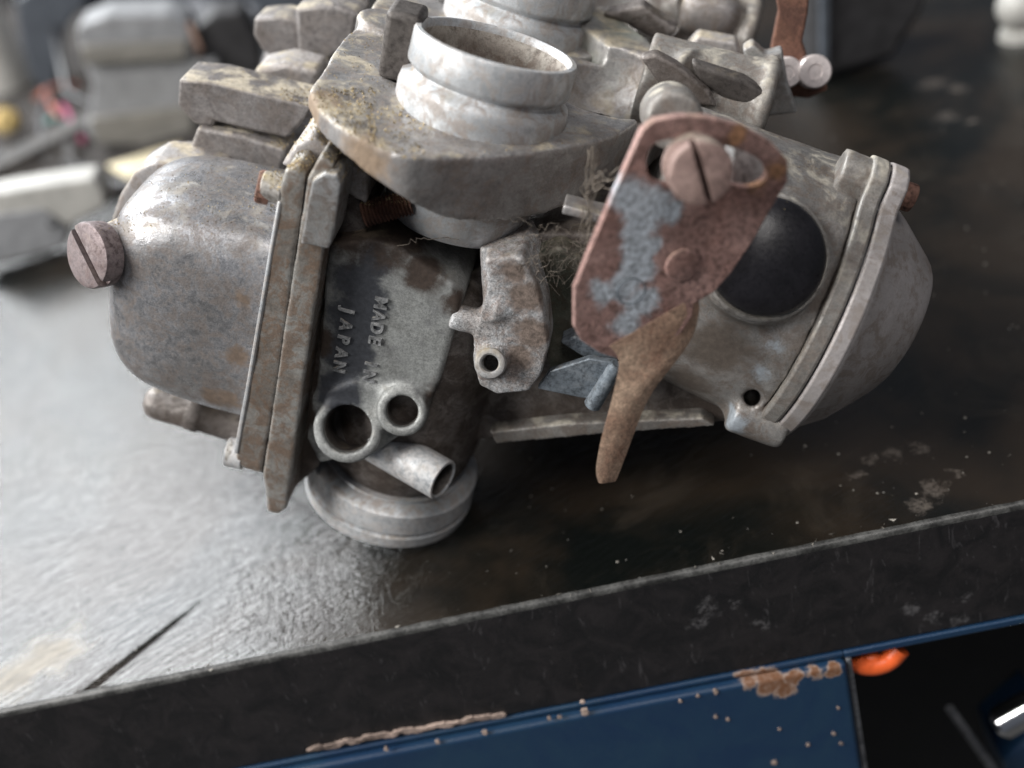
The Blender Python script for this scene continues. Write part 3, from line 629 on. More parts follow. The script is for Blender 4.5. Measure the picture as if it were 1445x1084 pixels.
def disc_flange(name, t0, t1, r, mat, ears, bev=.06):
    mb = MB(); pts = []
    for k_ in range(72):
        a = 2*math.pi*k_/72; rr = r
        for (ea, ew, eh) in ears:
            d = math.atan2(math.sin(a-ea), math.cos(a-ea)); rr = max(rr, r+eh*max(0, 1-(abs(d)/ew)**3)) if abs(d) < ew else rr
        pts.append(fl0+EXF*t0+EY*(-rr*math.cos(a))+EZF*(rr*math.sin(a)))
    mb.prism(pts, EXF*(t1-t0)); return part(name, mb, mat, B, bevel=bev, seg=3)
ears = [(math.radians(82), .22, .42), (math.radians(-75), .2, .25), (math.radians(170), .2, .4)]
disc_flange('chamber_flange', 0.0, .34, CR+.12, M['chamber'], ears)
disc_flange('cap_gasket', .34, .37, CR+.06, M['rubber'], ears, 0.0)
disc_flange('cap_flange', .37, .72, CR+.12, M['cap'], ears)
mb = MB(); cvs = []; cfs = []; NN = 96
cprof = [(.6, 0, -.15), (.6, 2.70, -.15), (.78, 2.68, -.15), (.87, 2.50, -.13), (1.25, 2.05, -.03), (1.52, 1.74, .06), (1.77, 1.44, .16), (1.88, 1.27, .23), (1.95, 1.08, .32), (2.01, .80, .40), (2.05, .45, .44), (2.055, 0, .44)]
for t_, r_, z_ in [(a_ if a_ < .8 else .78+(a_-.78)*1.2, b_*(1.06 if a_ > 1 else 1), c_-(.06 if a_ > 1 else 0)) for a_, b_, c_ in cprof]:
    for k_ in range(NN):
        a = 2*math.pi*k_/NN; cvs.append(fl0+EXF*t_+EY*(r_*math.cos(a))+EZF*(z_+r_*math.sin(a)))
for i in range(len(cprof)-1):
    for k_ in range(NN): cfs.append((i*NN+k_, i*NN+(k_+1) % NN, (i+1)*NN+(k_+1) % NN, (i+1)*NN+k_))
mb.add(cvs, cfs)
part('chamber_cap', mb, M['cap'], B, ang=60)
# flange lug with screw at the top
e1 = fl0+EZF*(CR+.05)+EY*(-.35)
mb = MB(); mb.cyl(e1-EXF*.5, e1+EXF*.72, .42, .40); mb.box(e1+EXF*.1-EZF*.3, 1.1, .9, .8, (EXF, EY, EZF))
cast('flange_lug', mb, M['chamber'], B, voxel=.05, smooth=4)
slotted('cap_screw', e1+EXF*1.02, EXF, .27, .3, M['rust2'], Z_, .06, .08)
# plug
mb = MB(); mb.lathe([(-.6, 0), (-.6, 1.02), (-.10, 1.05), (-.03, 1.035), (0.03, .98), (.12, .80), (.20, .55), (.25, .28), (.265, 0)], pc, pn, 80); part('black_plug', mb, M['rubber'], B, ang=60)
mb = MB(); mb.lathe([(-.5, 1.03), (-.5, 1.16), (-.22, 1.14), (-.18, 1.1), (-.2, 1.03)], pc, pn, 80); part('plug_seat', mb, M['chamber'], B)

# linkage bits between post and chamber
mb = MB(); mb.prism([q(x, y, -1.75) for x, y in [(758, 549), (776, 524), (832, 506), (872, 513), (848, 566), (820, 562)]], Y_*.16)
part('link_plate', mb, M['steel'], B, bevel=.03)
mb = MB(); mb.prism([q(x, y, -1.5) for x, y in [(790, 484), (812, 474), (873, 504), (870, 518), (832, 510)]], Y_*.5); part('link_plate', mb, M['steel'], B, bevel=.05)
mb = MB(); mb.cyl(q(871, 514, -1.95), q(835, 573, -1.85), .14, .17, ch=.04); part('link_pin', mb, M['steel'], B)
mb = MB(); mb.prism([q(x, y, -.95) for x, y in [(690, 610), (800, 598), (990, 590), (1010, 602), (860, 612), (700, 627)]], Y_*1.3); cast('lower_rail', mb, M['chamber'], B, voxel=.05, smooth=4)

# rusty lever: quadrant with curved slot, rivet, bent tang
LN = Vector((0.33, -0.93, 0.10)).normalized(); LP = q(963, 375, -3.3)
def lv(x, y, d=0.0): return onp(x, y, LP+LN*d, LN)
outer = smooth_loop([(908, 186), (924, 172), (960, 166), (1000, 168), (1048, 180), (1088, 203), (1110, 228), (1110, 256), (1092, 285), (1062, 338), (1030, 385), (1006, 412), (990, 421), (978, 428), (976, 446), (960, 470), (905, 500), (878, 507), (848, 497), (822, 480), (812, 462), (813, 408), (832, 360), (868, 275)], 0)
slot = smooth_loop([(910, 216), (924, 199), (955, 193), (990, 200), (1030, 205), (1062, 216), (1082, 232), (1086, 248), (1075, 262), (1055, 268), (1030, 262), (990, 252), (955, 262), (926, 262), (911, 246)], 2)
bare = [(LP+(lv(905, 300)-LP), .0, 0)]
def obj_pts(l): return [(lv(x, y), r0, r1) for x, y, r0, r1 in l]
M['lever'] = aged('pink_rust_lever', (0.40, 0.25, 0.22), (0.27, 0.14, 0.115), dirt=(0.12, 0.06, 0.05), dirt_amt=0.55, metal=0.15, rough=(0.55, 0.85), dust=0.25, dustcol=(0.35, .24, .16), seed=17, bump=2.2, speck=1.1, scale=1.25,
    extra=[(obj_pts([(890, 275, .1, .42), (925, 292, .2, .42), (945, 300, .1, .3), (903, 320, .2, .42), (905, 350, .2, .42), (900, 380, .2, .42), (880, 405, .15, .42), (850, 412, .08, .35), (905, 425, .15, .4), (885, 455, .08, .4)]), (0.62, 0.67, 0.73), 0.3, 0.28),
           (obj_pts([(1070, 255, .05, .3), (1095, 240, .05, .3), (1040, 190, 0, .2)]), (0.33, 0.17, 0.09), 0.1, 0.8)])
lever = plate('throttle_lever', outer, [slot], LP, LN, .17, M['lever'], B, bevel=.022, label='rusty quadrant lever with a curved slot and bare steel patch')
# tang
Lf = [(858, 488, -3.19), (868, 498, -3.19), (874, 508, -3.20), (871, 530, -3.22), (862, 568, -3.3), (850, 608, -3.42), (842, 645, -3.5), (839, 668, -3.55), (844, 682, -3.55)]
Rt = [(974, 420, -3.19), (976, 430, -3.19), (976, 442, -3.2), (968, 480, -3.1), (935, 520, -3.3), (902, 562, -3.3), (884, 612, -3.4), (868, 655, -3.5), (858, 682, -3.54)]
mb = MB(); L0 = [lv(x, y, .012+(-3.2-yy)*0.6) for x, y, yy in Lf]; R0_ = [lv(x, y, .012+(-3.2-yy)*0.6) for x, y, yy in Rt]
th_ = Vector((0.155, 0.13, -0.03)); n_ = len(L0); vs = []; fs = []
for a, b_ in zip(L0, R0_): vs += [a, (a+b_)/2+LN*.03, b_, b_+th_, (a+b_)/2+th_, a+th_]
for i in range(n_-1):
    for k_ in range(6): fs.append((i*6+k_, i*6+(k_+1) % 6, (i+1)*6+(k_+1) % 6, (i+1)*6+k_))
fs += [tuple(range(6)), tuple(range(n_*6-1, n_*6-7, -1))]
mb.add(vs, fs, True); o = part('lever_tang', mb, M['tang'], B, sub=lever, bevel=.025, label='orange rusty bent tongue of the lever')
sb = o.modifiers.new('s', 'SUBSURF'); sb.levels = sb.render_levels = 2
# rivet on the lever and a stamped ring
rv = lv(963, 374); mb = MB(); mb.lathe([(-.1, 0), (-.1, .30), (0.0, .30), (.035, .285), (.05, .25), (.055, 0)], rv, LN, 40); part('rivet', mb, M['lever'], B, sub=lever)
rv = lv(890, 411); mb = MB(); mb.lathe([(-.02, .25), (.008, .245), (.012, .235), (.008, .225), (-.02, .22)], rv, LN, 40); part('stamped_ring', mb, M['steel'], B, sub=lever)
# shaft screw through the slot
SA = Vector((0.20, -0.95, 0.20)).normalized(); sf = q(991, 246, -3.85)
M['head'] = aged('lever_screw_rust', (0.34, 0.235, 0.205), (0.26, 0.17, 0.15), dirt=(0.09, 0.05, 0.045), dirt_amt=0.4, metal=0.2, rough=(0.5, 0.8), dust=0.6, dustcol=(0.30, .26, .21), seed=19, bump=1.4, speck=.8)
slotted('lever_screw', sf, SA, .50, .62, M['head'], lv(1001, 287)-lv(981, 207), .105, .24, .05, 64, steps=4, label='rusty slotted screw in the slot of the lever')
mb = MB(); bs = q(952, 172, -1.7); mb.cyl(bs+Vector((-.05, 1.3, -.35)), bs, .52, .50, ch=.06)
cast('lever_boss', mb, M['chamber'], B, voxel=.06, smooth=3)
mb = MB(); mb.prism([lv(x, y, -.55) for x, y in [(1035, 205), (1100, 220), (1090, 290), (1030, 280)]], -LN*.4); part('stop_pad', mb, M['alu'], B, bevel=.04)
mb = MB(); a = q(812, 299, -2.1); mb.box(a+Vector((.15, .2, 0)), .75, .5, .16); cast('spring_clip', mb, M['frame_g'], B, voxel=.03, smooth=3, rough=.01)

# upper-left blocks: choke rail over the second bowl
def slab(name, pts, v, depth, mat, bev=.06, cast_=False, th=None, qq=q, **kw):
    mb = MB(); mb.prism([qq(x, y, v) for x, y in pts], Y_*depth)
    return cast(name, mb, mat, th or B, voxel=.07, smooth=4, rough=.03, **kw) if cast_ else part(name, mb, mat, th or B, bevel=bev, seg=3, **kw)
M['rail'] = aged('choke_rail_metal', (0.26, 0.245, 0.24), (0.17, 0.155, 0.15), dirt=(0.09, 0.07, 0.058), dirt_amt=0.5, metal=0.4, dust=.6, dustcol=(.5, .44, .34), seed=24, speck=.6)
slab('choke_rail', [(252, 112), (300, 116), (345, 128), (395, 140), (438, 150), (425, 175), (405, 196), (360, 186), (302, 172), (300, 180), (275, 176), (250, 150)], 1.9, 1.1, M['rail'], bev=.1)
slab('choke_rail', [(278, 180), (340, 192), (402, 212), (398, 246), (330, 240), (258, 236)], 1.75, .9, M['rail'], bev=.08)
slab('choke_shaft_end', [(358, 25), (395, 22), (425, 30), (430, 52), (420, 84), (385, 84), (368, 70), (356, 50)], 5.2, .9, M['rail'], bev=.1)
slab('choke_shaft_end', [(415, 10), (470, 5), (505, 20), (500, 60), (455, 95), (420, 90)], 4.9, 1.2, M['rail'], bev=.12)
slab('choke_shaft_end', [(360, 96), (400, 88), (450, 100), (446, 128), (400, 132), (352, 118)], 3.6, 1.0, M['frame'], bev=.15)

# the further carburettors of the bank: same castings again, going away along the shaft
OFF = Vector((0.0, 4.6, 0))
for kk in (1, 2):
    for src in (spig, bowl, frame, thr):
        copy_part(src, B.o, OFF*kk)
# second and third vacuum chambers are shorter
for kk, (dx, r_) in enumerate(((0.0, 1.35), (-.2, 1.2))):
    c2 = q(905, 112, 3.4)+Vector((dx, 4.2*kk, 0)); mb = MB(); r_ *= .72
    mb.cyl(c2, c2+EX*2.35, r_, r_*1.05, n=64); mb.cyl(c2+EX*2.3, c2+EX*2.65, r_*1.2, ch=.1, n=64); mb.cyl(c2+EX*1.9+Z_*.7, c2+EX*2.6+Z_*.8, .35); mb.cyl(c2+EX*.3+Z_*.2, c2+EX*1.0+Z_*.6-Y_*.5, .5)
    cast('rear_chamber', mb, M['chamber'], B, voxel=.08, smooth=4)
slab('cross_strut', [(902, 82), (925, 76), (955, 92), (1000, 128), (1012, 152), (975, 150), (930, 120)], 2.2, .35, M['brown'], bev=.08)
slab('cross_strut', [(975, 88), (1050, 112), (1082, 132), (1075, 160), (1020, 140), (985, 115)], 2.35, .4, M['dark'], bev=.1)
slab('cross_strut', [(850, 20), (905, 8), (960, 45), (930, 60)], 5.0, .6, M['brown'], cast_=True)
mb = MB(); mb.sell(q(1000, 20, 7), .75, .6, .6, .8, .8); mb.cyl(q(940, 20, 7.2), q(1000, 22, 7), .4); cast('rear_knob', mb, M['frame'], B, voxel=.06, smooth=3)
slab('linkage_bracket', [(1048, 70), (1062, 62), (1080, 78), (1104, 72), (1112, 120), (1125, 160), (1080, 165), (1060, 120)], 3.9, .4, M['alu'], bev=.06)
slab('linkage_bracket', [(985, 50), (1040, 60), (1045, 84), (1000, 92), (960, 76)], 4.8, .5, M['frame'], bev=.08)
# rusty rear arm with two bright pins
arm = slab('linkage_arm', [(1090, -40), (1145, -40), (1140, 20), (1132, 60), (1140, 85), (1165, 110), (1168, 128), (1140, 140), (1105, 136), (1085, 120), (1088, 70), (1098, 20)], 5.2, .35, M['rust2'], bev=.05)
M['pin'] = plastic('bright_pin_end', (0.80, 0.72, 0.70), 0.3, 0.1, .2, metal=0.3)
for (x, y, r_) in ((1149, 107, .36), (1110, 108, .33)):
    c = q(x, y, 4.7); mb = MB(); mb.lathe([(0, 0), (0, r_), (.45, r_), (.5, r_*.9), (.5, r_*.45), (.47, r_*.4), (.47, 0)], c+Vector((0, .5, -.1)), Vector((0, -.9, .35)), 32); part('pin', mb, M['pin'], B, sub=arm)

# dried fibres and cobweb in the gap by the lever
M['fibre'] = plastic('dried_fibre', (0.20, 0.17, 0.14), 0.8, 0.2)
mb = MB(); rnd = random.Random(3)
def fib(x0, y0, x1, y1, v0, v1, w, r_, n=9):
    a = q(x0, y0, v0); b_ = q(x1, y1, v1); pts = []
    for i in range(n):
        t = i/(n-1); e = math.sin(t*math.pi); pts.append(a.lerp(b_, t)+Vector([rnd.uniform(-1, 1)*w*e for _ in range(3)]))
    mb.path(pts, r_, 4)
for i in range(80):
    x0 = rnd.uniform(740, 850); y0 = rnd.uniform(315, 370); x1 = x0+rnd.uniform(-60, 70); y1 = y0+rnd.uniform(-25, 60)
    fib(x0, y0, min(x1, 862), y1, -2.1, -1.6+rnd.uniform(-.4, .3), .08, rnd.choice([.0025, .003, .004, .006]))
for i in range(12): fib(835+rnd.uniform(-8, 8), 205+rnd.uniform(0, 20), 828+rnd.uniform(-14, 14), 335+rnd.uniform(-20, 20), -2.2, -2.2, .12, rnd.choice([.003, .005, .009]), 12)
for i in range(8): fib(836+rnd.uniform(-5, 5), 262+rnd.uniform(-14, 5), 868+rnd.uniform(-20, 6), 245+rnd.uniform(-10, 22), -2.2, -2.3, .07, .009)
fib(560, 347, 600, 335, -1.9, -1.7, .05, .008); fib(598, 336, 648, 338, -1.7, -1.6, .05, .008)
part('cobweb_fibres', mb, M['fibre'], B, kind='stuff')
# golden grit lying on the castings
M['grit'] = plastic('golden_grit', (0.46, 0.36, 0.20), 0.7, 0.35)
mb = MB()
def scatter(bv, cx0, cx1, cy0, cy1, n, smin, smax, z0=14, pred=None):
    for _ in range(n):
        x = rnd.uniform(cx0, cx1); y = rnd.uniform(cy0, cy1)
        h = bv.ray_cast(CAM, ray(x, y).normalized())
        if h[0] is None or h[1].z < .35: continue
        s_ = rnd.uniform(smin, smax)*rnd.random()**.6; c = h[0]+h[1]*s_*.3
        vs = [c+Vector([rnd.gauss(0, 1) for _ in range(3)]).normalized()*s_*rnd.uniform(.6, 1.2) for _ in range(4)]
        mb.add(vs, [(0, 1, 2), (0, 2, 3), (0, 3, 1), (1, 3, 2)], False)
allv = []; allf = []
bpy.context.view_layer.update()
for o in col.objects:
    if o.parent == B.o and o.type == 'MESH' and o.location.length < .01 and o.name not in ('cobweb_fibres',):
        k0 = len(allv); allv += [v.co.copy() for v in o.data.vertices]; allf += [tuple(i+k0 for i in p.vertices) for p in o.data.polygons]
bvh = BVHTree.FromPolygons(allv, allf)
scatter(bvh, 395, 530, 125, 290, 4200, .014, .045)
scatter(bvh, 380, 450, 200, 300, 1200, .012, .04)
scatter(bvh, 520, 600, 150, 290, 1700, .012, .04)
scatter(bvh, 560, 600, 225, 285, 500, .012, .03)
scatter(bvh, 180, 420, 225, 330, 900, .010, .026)
scatter(bvh, 120, 200, 285, 330, 250, .012, .03)
scatter(bvh, 600, 900, 180, 230, 350, .008, .024)
scatter(bvh, 260, 440, 100, 200, 500, .010, .03)
scatter(bvh, 440, 560, 40, 130, 500, .012, .03)
scatter(bvh, 900, 1260, 150, 300, 350, .008, .02)
part('grit', mb, M['grit'], B, kind='stuff')

gm = (GR*S).to_4x4(); gm.translation = (PIV - GR@PIV)*S; B.o.matrix_world = gm
bpy.context.view_layer.update()
for o_ in col.objects:
    if o_.parent == B.o and o_.type == 'MESH':
        zm = min((o_.matrix_world@v.co).z for v in o_.data.vertices)*100
        if zm < .3: print('LOW', o_.name, round(zm, 2))

# ------------------------------------------------------------------ crumbs on the bench
M['crumb'] = plastic('pale_crumb', (0.27, 0.25, 0.22), 0.7, 0.3)
mb = MB(); rnd = random.Random(11)
for i in range(95):
    if i < 50: P = pz(rnd.uniform(560, 1445), rnd.uniform(560, 900), 0)
    else: P = pz(rnd.uniform(1150, 1445), rnd.uniform(150, 700), 0)
    if (P-EA).dot(en) < .25: continue
    s_ = rnd.uniform(.015, .045)*rnd.random()**.3
    vs = [P+Vector((math.cos(a)*s_*rnd.uniform(.6, 1.3), math.sin(a)*s_*rnd.uniform(.6, 1.3), 0.004)) for a in (0, 1.3, 2.6, 3.8, 5)]+[P+Z_*s_*.9]
    mb.add(vs, [(0, 1, 5), (1, 2, 5), (2, 3, 5), (3, 4, 5), (4, 0, 5)], False)
for i in range(70):
    u = rnd.uniform(3, 26); P = EA+eu*u+en*rnd.uniform(.02, .3)+Z_*-.02; s_ = rnd.uniform(.015, .05)
    vs = [P+Vector([rnd.gauss(0, 1)*s_ for _ in range(3)]) for _ in range(4)]
    mb.add(vs, [(0, 1, 2), (0, 2, 3), (0, 3, 1), (1, 3, 2)], False)
crumbs = Thing('crumbs', pz(1000, 700, 0), 'pale crumbs and flecks scattered on the black worktop', 'crumbs', kind='stuff')
me = mesh_of('crumbs', mb, crumbs.base); bpy.data.objects.remove(crumbs.o)
o = bpy.data.objects.new('crumbs', me); col.objects.link(o); o.location = crumbs.base*S; o.scale = (S, S, S); me.materials.append(M['crumb'])
o['label'] = 'pale crumbs and flecks scattered on the black worktop'; o['category'] = 'crumbs'; o['kind'] = 'stuff'

# ------------------------------------------------------------------ blue cabinet under the bench
def pf(x, y, v=0.0): return onw(x, y, EA+en*v, en)
cab = Thing('blue_cabinet', EA+eu*12+en*1+Z_*-12, 'blue painted steel cabinet with rust chips under the bench edge', 'cabinet')
M['blue'] = None
def blue_mat():
    m, nt, b = nodes('chipped_blue_paint'); N = NT(nt)
    n1 = N.noise(0.5, 5, 0.6, 0.6); n3 = N.noise(7, 5, 0.7)
    c = N.mix(N.ramp(n1, 0.35, 0.65), (0.008, 0.030, 0.075), (0.012, 0.040, 0.080))
    c = N.mix(N.math('MULTIPLY', N.ramp(n3, .55, .8), .3), c, (0.05, 0.075, 0.10))
    ch = None
    for (x, y, r0, r1) in [(1085, 965, .18, .42), (1060, 962, .15, .35), (1120, 958, .05, .25), (1150, 952, .0, .22), (1175, 948, .05, .2), (1105, 975, .05, .3)]:
        k_ = N.near(pf(x, y, -.25)-cab.base, r0, r1*1.15, .34, 2.4); ch = k_ if ch is None else N.math('MAXIMUM', ch, k_)
    c = N.mix(N.ramp(ch, .1, .6), c, (0.36, 0.27, 0.22)); c = N.mix(N.math('MULTIPLY', N.ramp(ch, .35, .8), N.ramp(n3, .3, .6, .6, 1.0)), c, (0.16, 0.07, 0.032))
    N.l(c, b.inputs['Base Color']); N.l(N.math('MAXIMUM', N.math('MULTIPLY', ch, .8), .42), b.inputs['Roughness']); N.l(N.bump(n3, .25, .03), b.inputs['Normal'])
    return m
M['blue'] = blue_mat(); M['cream'] = plastic('bare_chip', (0.42, 0.32, 0.27), .7, .3); M['black'] = plastic('black_void', (0.006, 0.006, 0.007), .7, .2)
M['greyplate'] = aged('grey_side_plate', (0.10, 0.105, 0.115), (0.06, 0.062, 0.07), dirt=(0.2, .19, .19), dirt_amt=.2, metal=.3, dust=0, seed=20)
uR = (pf(1192, 925, -.1)-EA).dot(eu)
mb = MB(); mb.prism([bp(-20, -.05, -3.12), bp(uR, -.05, -3.12), bp(uR, -.05, -3.26), bp(-20, -.05, -3.26)], en*1.0); 
part('top_rail', mb, M['blue'], cab, bevel=.04)
mb = MB(); mb.prism([bp(-20, -.22, -3.3), bp(uR, -.22, -3.3), bp(uR+.15, -.22, -14), bp(-20, -.22, -14)], en*.3)
part('drawer_front', mb, M['blue'], cab, bevel=.1, seg=3)
mb = MB(); mb.prism([bp(uR, -.05, -3.12), bp(60, -.05, -3.12), bp(60, -.05, -3.3), bp(uR, -.05, -3.3)], en*.3)
part('front_rail', mb, M['blue'], cab, bevel=.03)
mb = MB(); mb.prism([bp(uR+.02, -.1, -3.3), bp(uR+.02, 9, -3.3), bp(uR+1.5, 9, -14), bp(uR+.2, -.1, -14)], eu*.12)
part('drawer_side', mb, M['greyplate'], cab, bevel=.03)
mb = MB(); mb.prism([bp(-30, 14, -2.9), bp(80, 14, -2.9), bp(80, 14, -30), bp(-30, 14, -30)], en*.5); part('back_panel', mb, M['black'], cab)
# white chips along the rail
mb = MB(); rnd = random.Random(5)
def chip(P, rx, rz, n=16):
    n_ = n; ph = rnd.uniform(0, 9)
    mb.prism([P+eu*math.cos(a)*rx*k_+Z_*math.sin(a)*rz*k_ for a, k_ in [(i*2*math.pi/n_, .75+.5*noise.noise(Vector((math.cos(i*2*math.pi/n_)*2+ph, math.sin(i*2*math.pi/n_)*2, ph)))) for i in range(n_)]], en*.06)
for i in range(26):
    t = i/25; x = 448+t*255; y = 1056-t*46+rnd.uniform(-2, 2); chip(pf(x, y, -.07), rnd.uniform(.16, .32), rnd.uniform(.05, .09))
for x, y, r_ in [(825, 1006, .11), (822, 992, .07), (1010, 978, .09), (1010, 1012, .07), (1027, 1016, .05), (1100, 1030, .05), (1177, 1036, .07), (1140, 1052, .045), (1092, 1077, .08), (617, 1048, .07), (545, 1058, .06), (684, 1035, .08), (1183, 1000, .06), (1187, 1050, .05), (775, 1015, .05), (790, 1013, .05), (960, 990, .06), (985, 983, .05)]:
    chip(pf(x, y, -.245), r_*rnd.uniform(.7, 1.2), r_*rnd.uniform(.7, 1.3))
part('paint_chips', mb, M['cream'], cab, kind='stuff')
# things inside the open bay
M['orange'] = plastic('orange_plastic', (0.80, 0.13, 0.03), .35, .1, .1)
oh = Thing('orange_grip', pf(1235, 925, 1.2), 'small glossy orange curved grip just under the bench edge', 'handle')
mb = MB(); pts = [pf(1204, 928, .25), pf(1212, 938, .2), pf(1235, 940, .2), pf(1256, 932, .25), pf(1270, 915, .3)]
p5 = [tuple(p) for p in pts]; p5 = subdiv_open(p5, 3); mb.path(p5, .22, 20); mb.sell(pf(1225, 930, .3), .3, .2, .2, 1, 1)
part('grip', mb, M['orange'], oh)
ch_ = Thing('chrome_bar', pf(1430, 990, 3), 'shiny chrome bar in the dark bay under the bench at lower right', 'bar')
M['chrome'] = plastic('chrome', (0.75, 0.76, 0.78), .12, .05, 0, metal=1.0)
mb = MB(); mb.cyl(pf(1405, 1025, 2.0), pf(1520, 962, 2.0), .42, n=40, ch=.15); part('bar', mb, M['chrome'], ch_)
rd = Thing('grey_strut', pf(1380, 1040, 2.5), 'thin grey metal strut slanting down inside the dark bay', 'strut')
mb = MB(); mb.path([pf(1340, 1000, 2.5), pf(1405, 1090, 2.5), pf(1440, 1140, 2.5)], .12, 8); part('rod', mb, M['greyplate'], rd)
bb = Thing('blue_tray', pf(1430, 1060, 3.5), 'blue metal tray edge at the bottom right corner', 'tray')
mb = MB(); mb.prism([pf(1415, 1075, 3.0), pf(1480, 1020, 3.0), pf(1500, 1120, 3.0), pf(1430, 1130, 3.0)], en*2); part('tray_front', mb, M['blue'], bb, bevel=.08)

# floor far below
fl = MB(); fl.add([(-400, -400, -90), (400, -400, -90), (400, 400, -90), (-400, 400, -90)], [(0, 1, 2, 3)], False)
me = mesh_of('floor', fl, Vector((0, 0, 0))); o = bpy.data.objects.new('floor', me); col.objects.link(o); o.scale = (S, S, S); me.materials.append(plastic('concrete', (0.08, 0.078, 0.075), .8)); o['kind'] = 'structure'

# ------------------------------------------------------------------ clutter behind, on the bench
def on_bench(name, px, py, label, cat, **k): return Thing(name, pz(px, py, 0), label, cat, **k)
def upright(th, name, pts, depth, mat, bev=.12, lean=0.0, dy=0.0, cast_=False, **kw):
    """outline standing in an upright plane through the thing's base, with real depth"""
    P = [qw(x, y, th.base+HN*dy) for x, y in pts]
    mb = MB(); mb.prism(P, HN*depth)
    if cast_: return cast(name, mb, mat, th, voxel=.12, smooth=5, rough=.01, **kw)
    return part(name, mb, mat, th, bevel=bev, seg=3, **kw)
M['palegrey'] = plastic('pale_grey_plastic', (0.27, 0.275, 0.285), .45, .1)
M['palegrey2'] = plastic('warm_grey_plastic', (0.22, 0.21, 0.19), .5, .1)
M['midgrey'] = plastic('mid_grey_plastic', (0.085, 0.097, 0.115), .4, .1)
M['white2'] = plastic('white_plastic', (0.46, 0.45, 0.42), .45, .08)
M['darkthing'] = plastic('dark_grey_plastic', (0.035, 0.034, 0.036), .5, .2)
M['brass'] = plastic('dull_brass', (0.34, 0.25, 0.10), .4, .2, metal=.6)
M['brush'] = plastic('dark_bristle', (0.05, 0.042, 0.036), .6, .4)
M['bluetext'] = plastic('blue_ink', (0.04, 0.12, 0.42), .5, .1)

t = on_bench('plastic_housing', 200, 212, 'pale grey plastic housing with a flat boxy front, left of the carburetors', 'housing')
upright(t, 'shell', [(108, 38), (150, 22), (235, 20), (262, 30), (275, 60), (280, 120), (280, 205), (240, 212), (140, 208), (120, 190), (130, 120), (112, 70)], 3.0, M['palegrey'], cast_=True)
upright(t, 'ledge', [(112, 66), (265, 58), (262, 84), (118, 92)], .5, M['palegrey2'], dy=-.4, bev=.1)
upright(t, 'ledge', [(125, 168), (272, 150), (275, 200), (240, 208), (135, 204)], .5, M['palegrey2'], dy=-.4, bev=.1)
t = on_bench('grey_shroud', 60, 150, 'blue-grey plastic shroud arching over at the far left', 'shroud')
upright(t, 'panel', [(20, 0), (60, -25), (130, -30), (118, 12), (92, 40), (84, 100), (76, 125), (48, 120), (28, 60)], 1.0, M['midgrey'], dy=3, cast_=True)
upright(t, 'arm', [(100, -30), (280, -30), (275, 30), (235, 42), (150, 15), (110, 18)], 1.5, M['midgrey'], dy=4.5, cast_=True)
t = on_bench('black_motor', 330, 190, 'dark motor body with a pink tab, between grey housing and carburetors', 'motor')
upright(t, 'body', [(275, 40), (300, 20), (340, 15), (360, 50), (372, 95), (350, 115), (290, 115), (280, 80)], 2.5, M['darkthing'], dy=2, cast_=True)
upright(t, 'tab', [(260, 36), (270, 34), (286, 72), (278, 78)], .3, plastic('pink_tab', (0.55, 0.36, 0.28), .5), dy=1.6, bev=.05)
upright(t, 'strip', [(270, 88), (305, 84), (308, 98), (275, 102)], .4, M['palegrey'], dy=1.4, bev=.05)
upright(t, 'cover', [(290, -30), (420, -30), (440, 10), (420, 25), (380, 20), (350, 5), (300, 0)], 2, M['midgrey'], dy=6, cast_=True)
t = on_bench('white_connector', 70, 372, 'white plastic connector with a dark round hole, on the bench at the left edge', 'connector')
mb = MB(); mb.prism([qw(x, y, t.base) for x, y in [(-30, 278), (60, 262), (130, 252), (146, 268), (150, 292), (100, 318), (95, 345), (60, 362), (-30, 380)]], HN*1.6); cbody = cast('shell', mb, M['white2'], t, voxel=.08, smooth=4, rough=.005)
mb = MB(); c = qw(75, 314, t.base-HN*.1); mb.lathe([(-.05, 0), (-.05, .19), (.05, .2), (.1, .17), (.02, .12), (-.02, 0)], c, Vector((.1, -.9, .3)), 24); part('socket', mb, M['black'], t)
mb = MB(); mb.prism([qw(x, y, t.base-HN*.12) for x, y in [(-20, 305), (60, 296), (95, 320), (90, 348), (40, 362), (-20, 372)]], HN*.3); part('face', mb, M['palegrey'], t, bevel=.06)
t = on_bench('wire_brush', 80, 280, 'dark wire brush lying on the bench beside the grey housing', 'brush')
mb = MB(); a = pz(-60, 290, .5); b_ = pz(125, 195, .5); mb.prism([a+Z_*.7, b_+Z_*.6, b_-Z_*.4, a-Z_*.4], Vector((.5, 4.2, 0))); part('handle', mb, M['brush'], t, bevel=.1)
mb = MB(); rnd = random.Random(9)
for i in range(260):
    x = rnd.uniform(0, 115); f_ = x/115; P = pz(x, 280-72*f_+rnd.uniform(-50, 25), 1.15); mb.path([P, P+Vector((rnd.uniform(-.1, .3), rnd.uniform(-.7, -.3), -.75))], .025, 3)
o = part('bristles', mb, plastic('grey_bristle', (.12, .105, .095), .5, .4), t, kind='stuff')
mb = MB(); mb.path([pz(95, 200, .7), pz(105, 235, .5), pz(130, 240, .3)], .22, 10); part('ferrule', mb, M['darkthing'], t)
t = on_bench('brass_fitting', 20, 200, 'dull brass round fitting at the left edge behind the brush', 'fitting')
mb = MB(); c = qw(14, 172, t.base); mb.lathe([(0, 0), (0, .55), (.1, .7), (.6, .7), (.7, .5), (.7, .25), (.55, .22), (.55, 0)], c, Vector((.2, -.8, .4)), 32); part('ring', mb, M['brass'], t)
t = on_bench('marked_bottle', 15, 140, 'white plastic bottle with blue lettering at the top left corner', 'bottle')
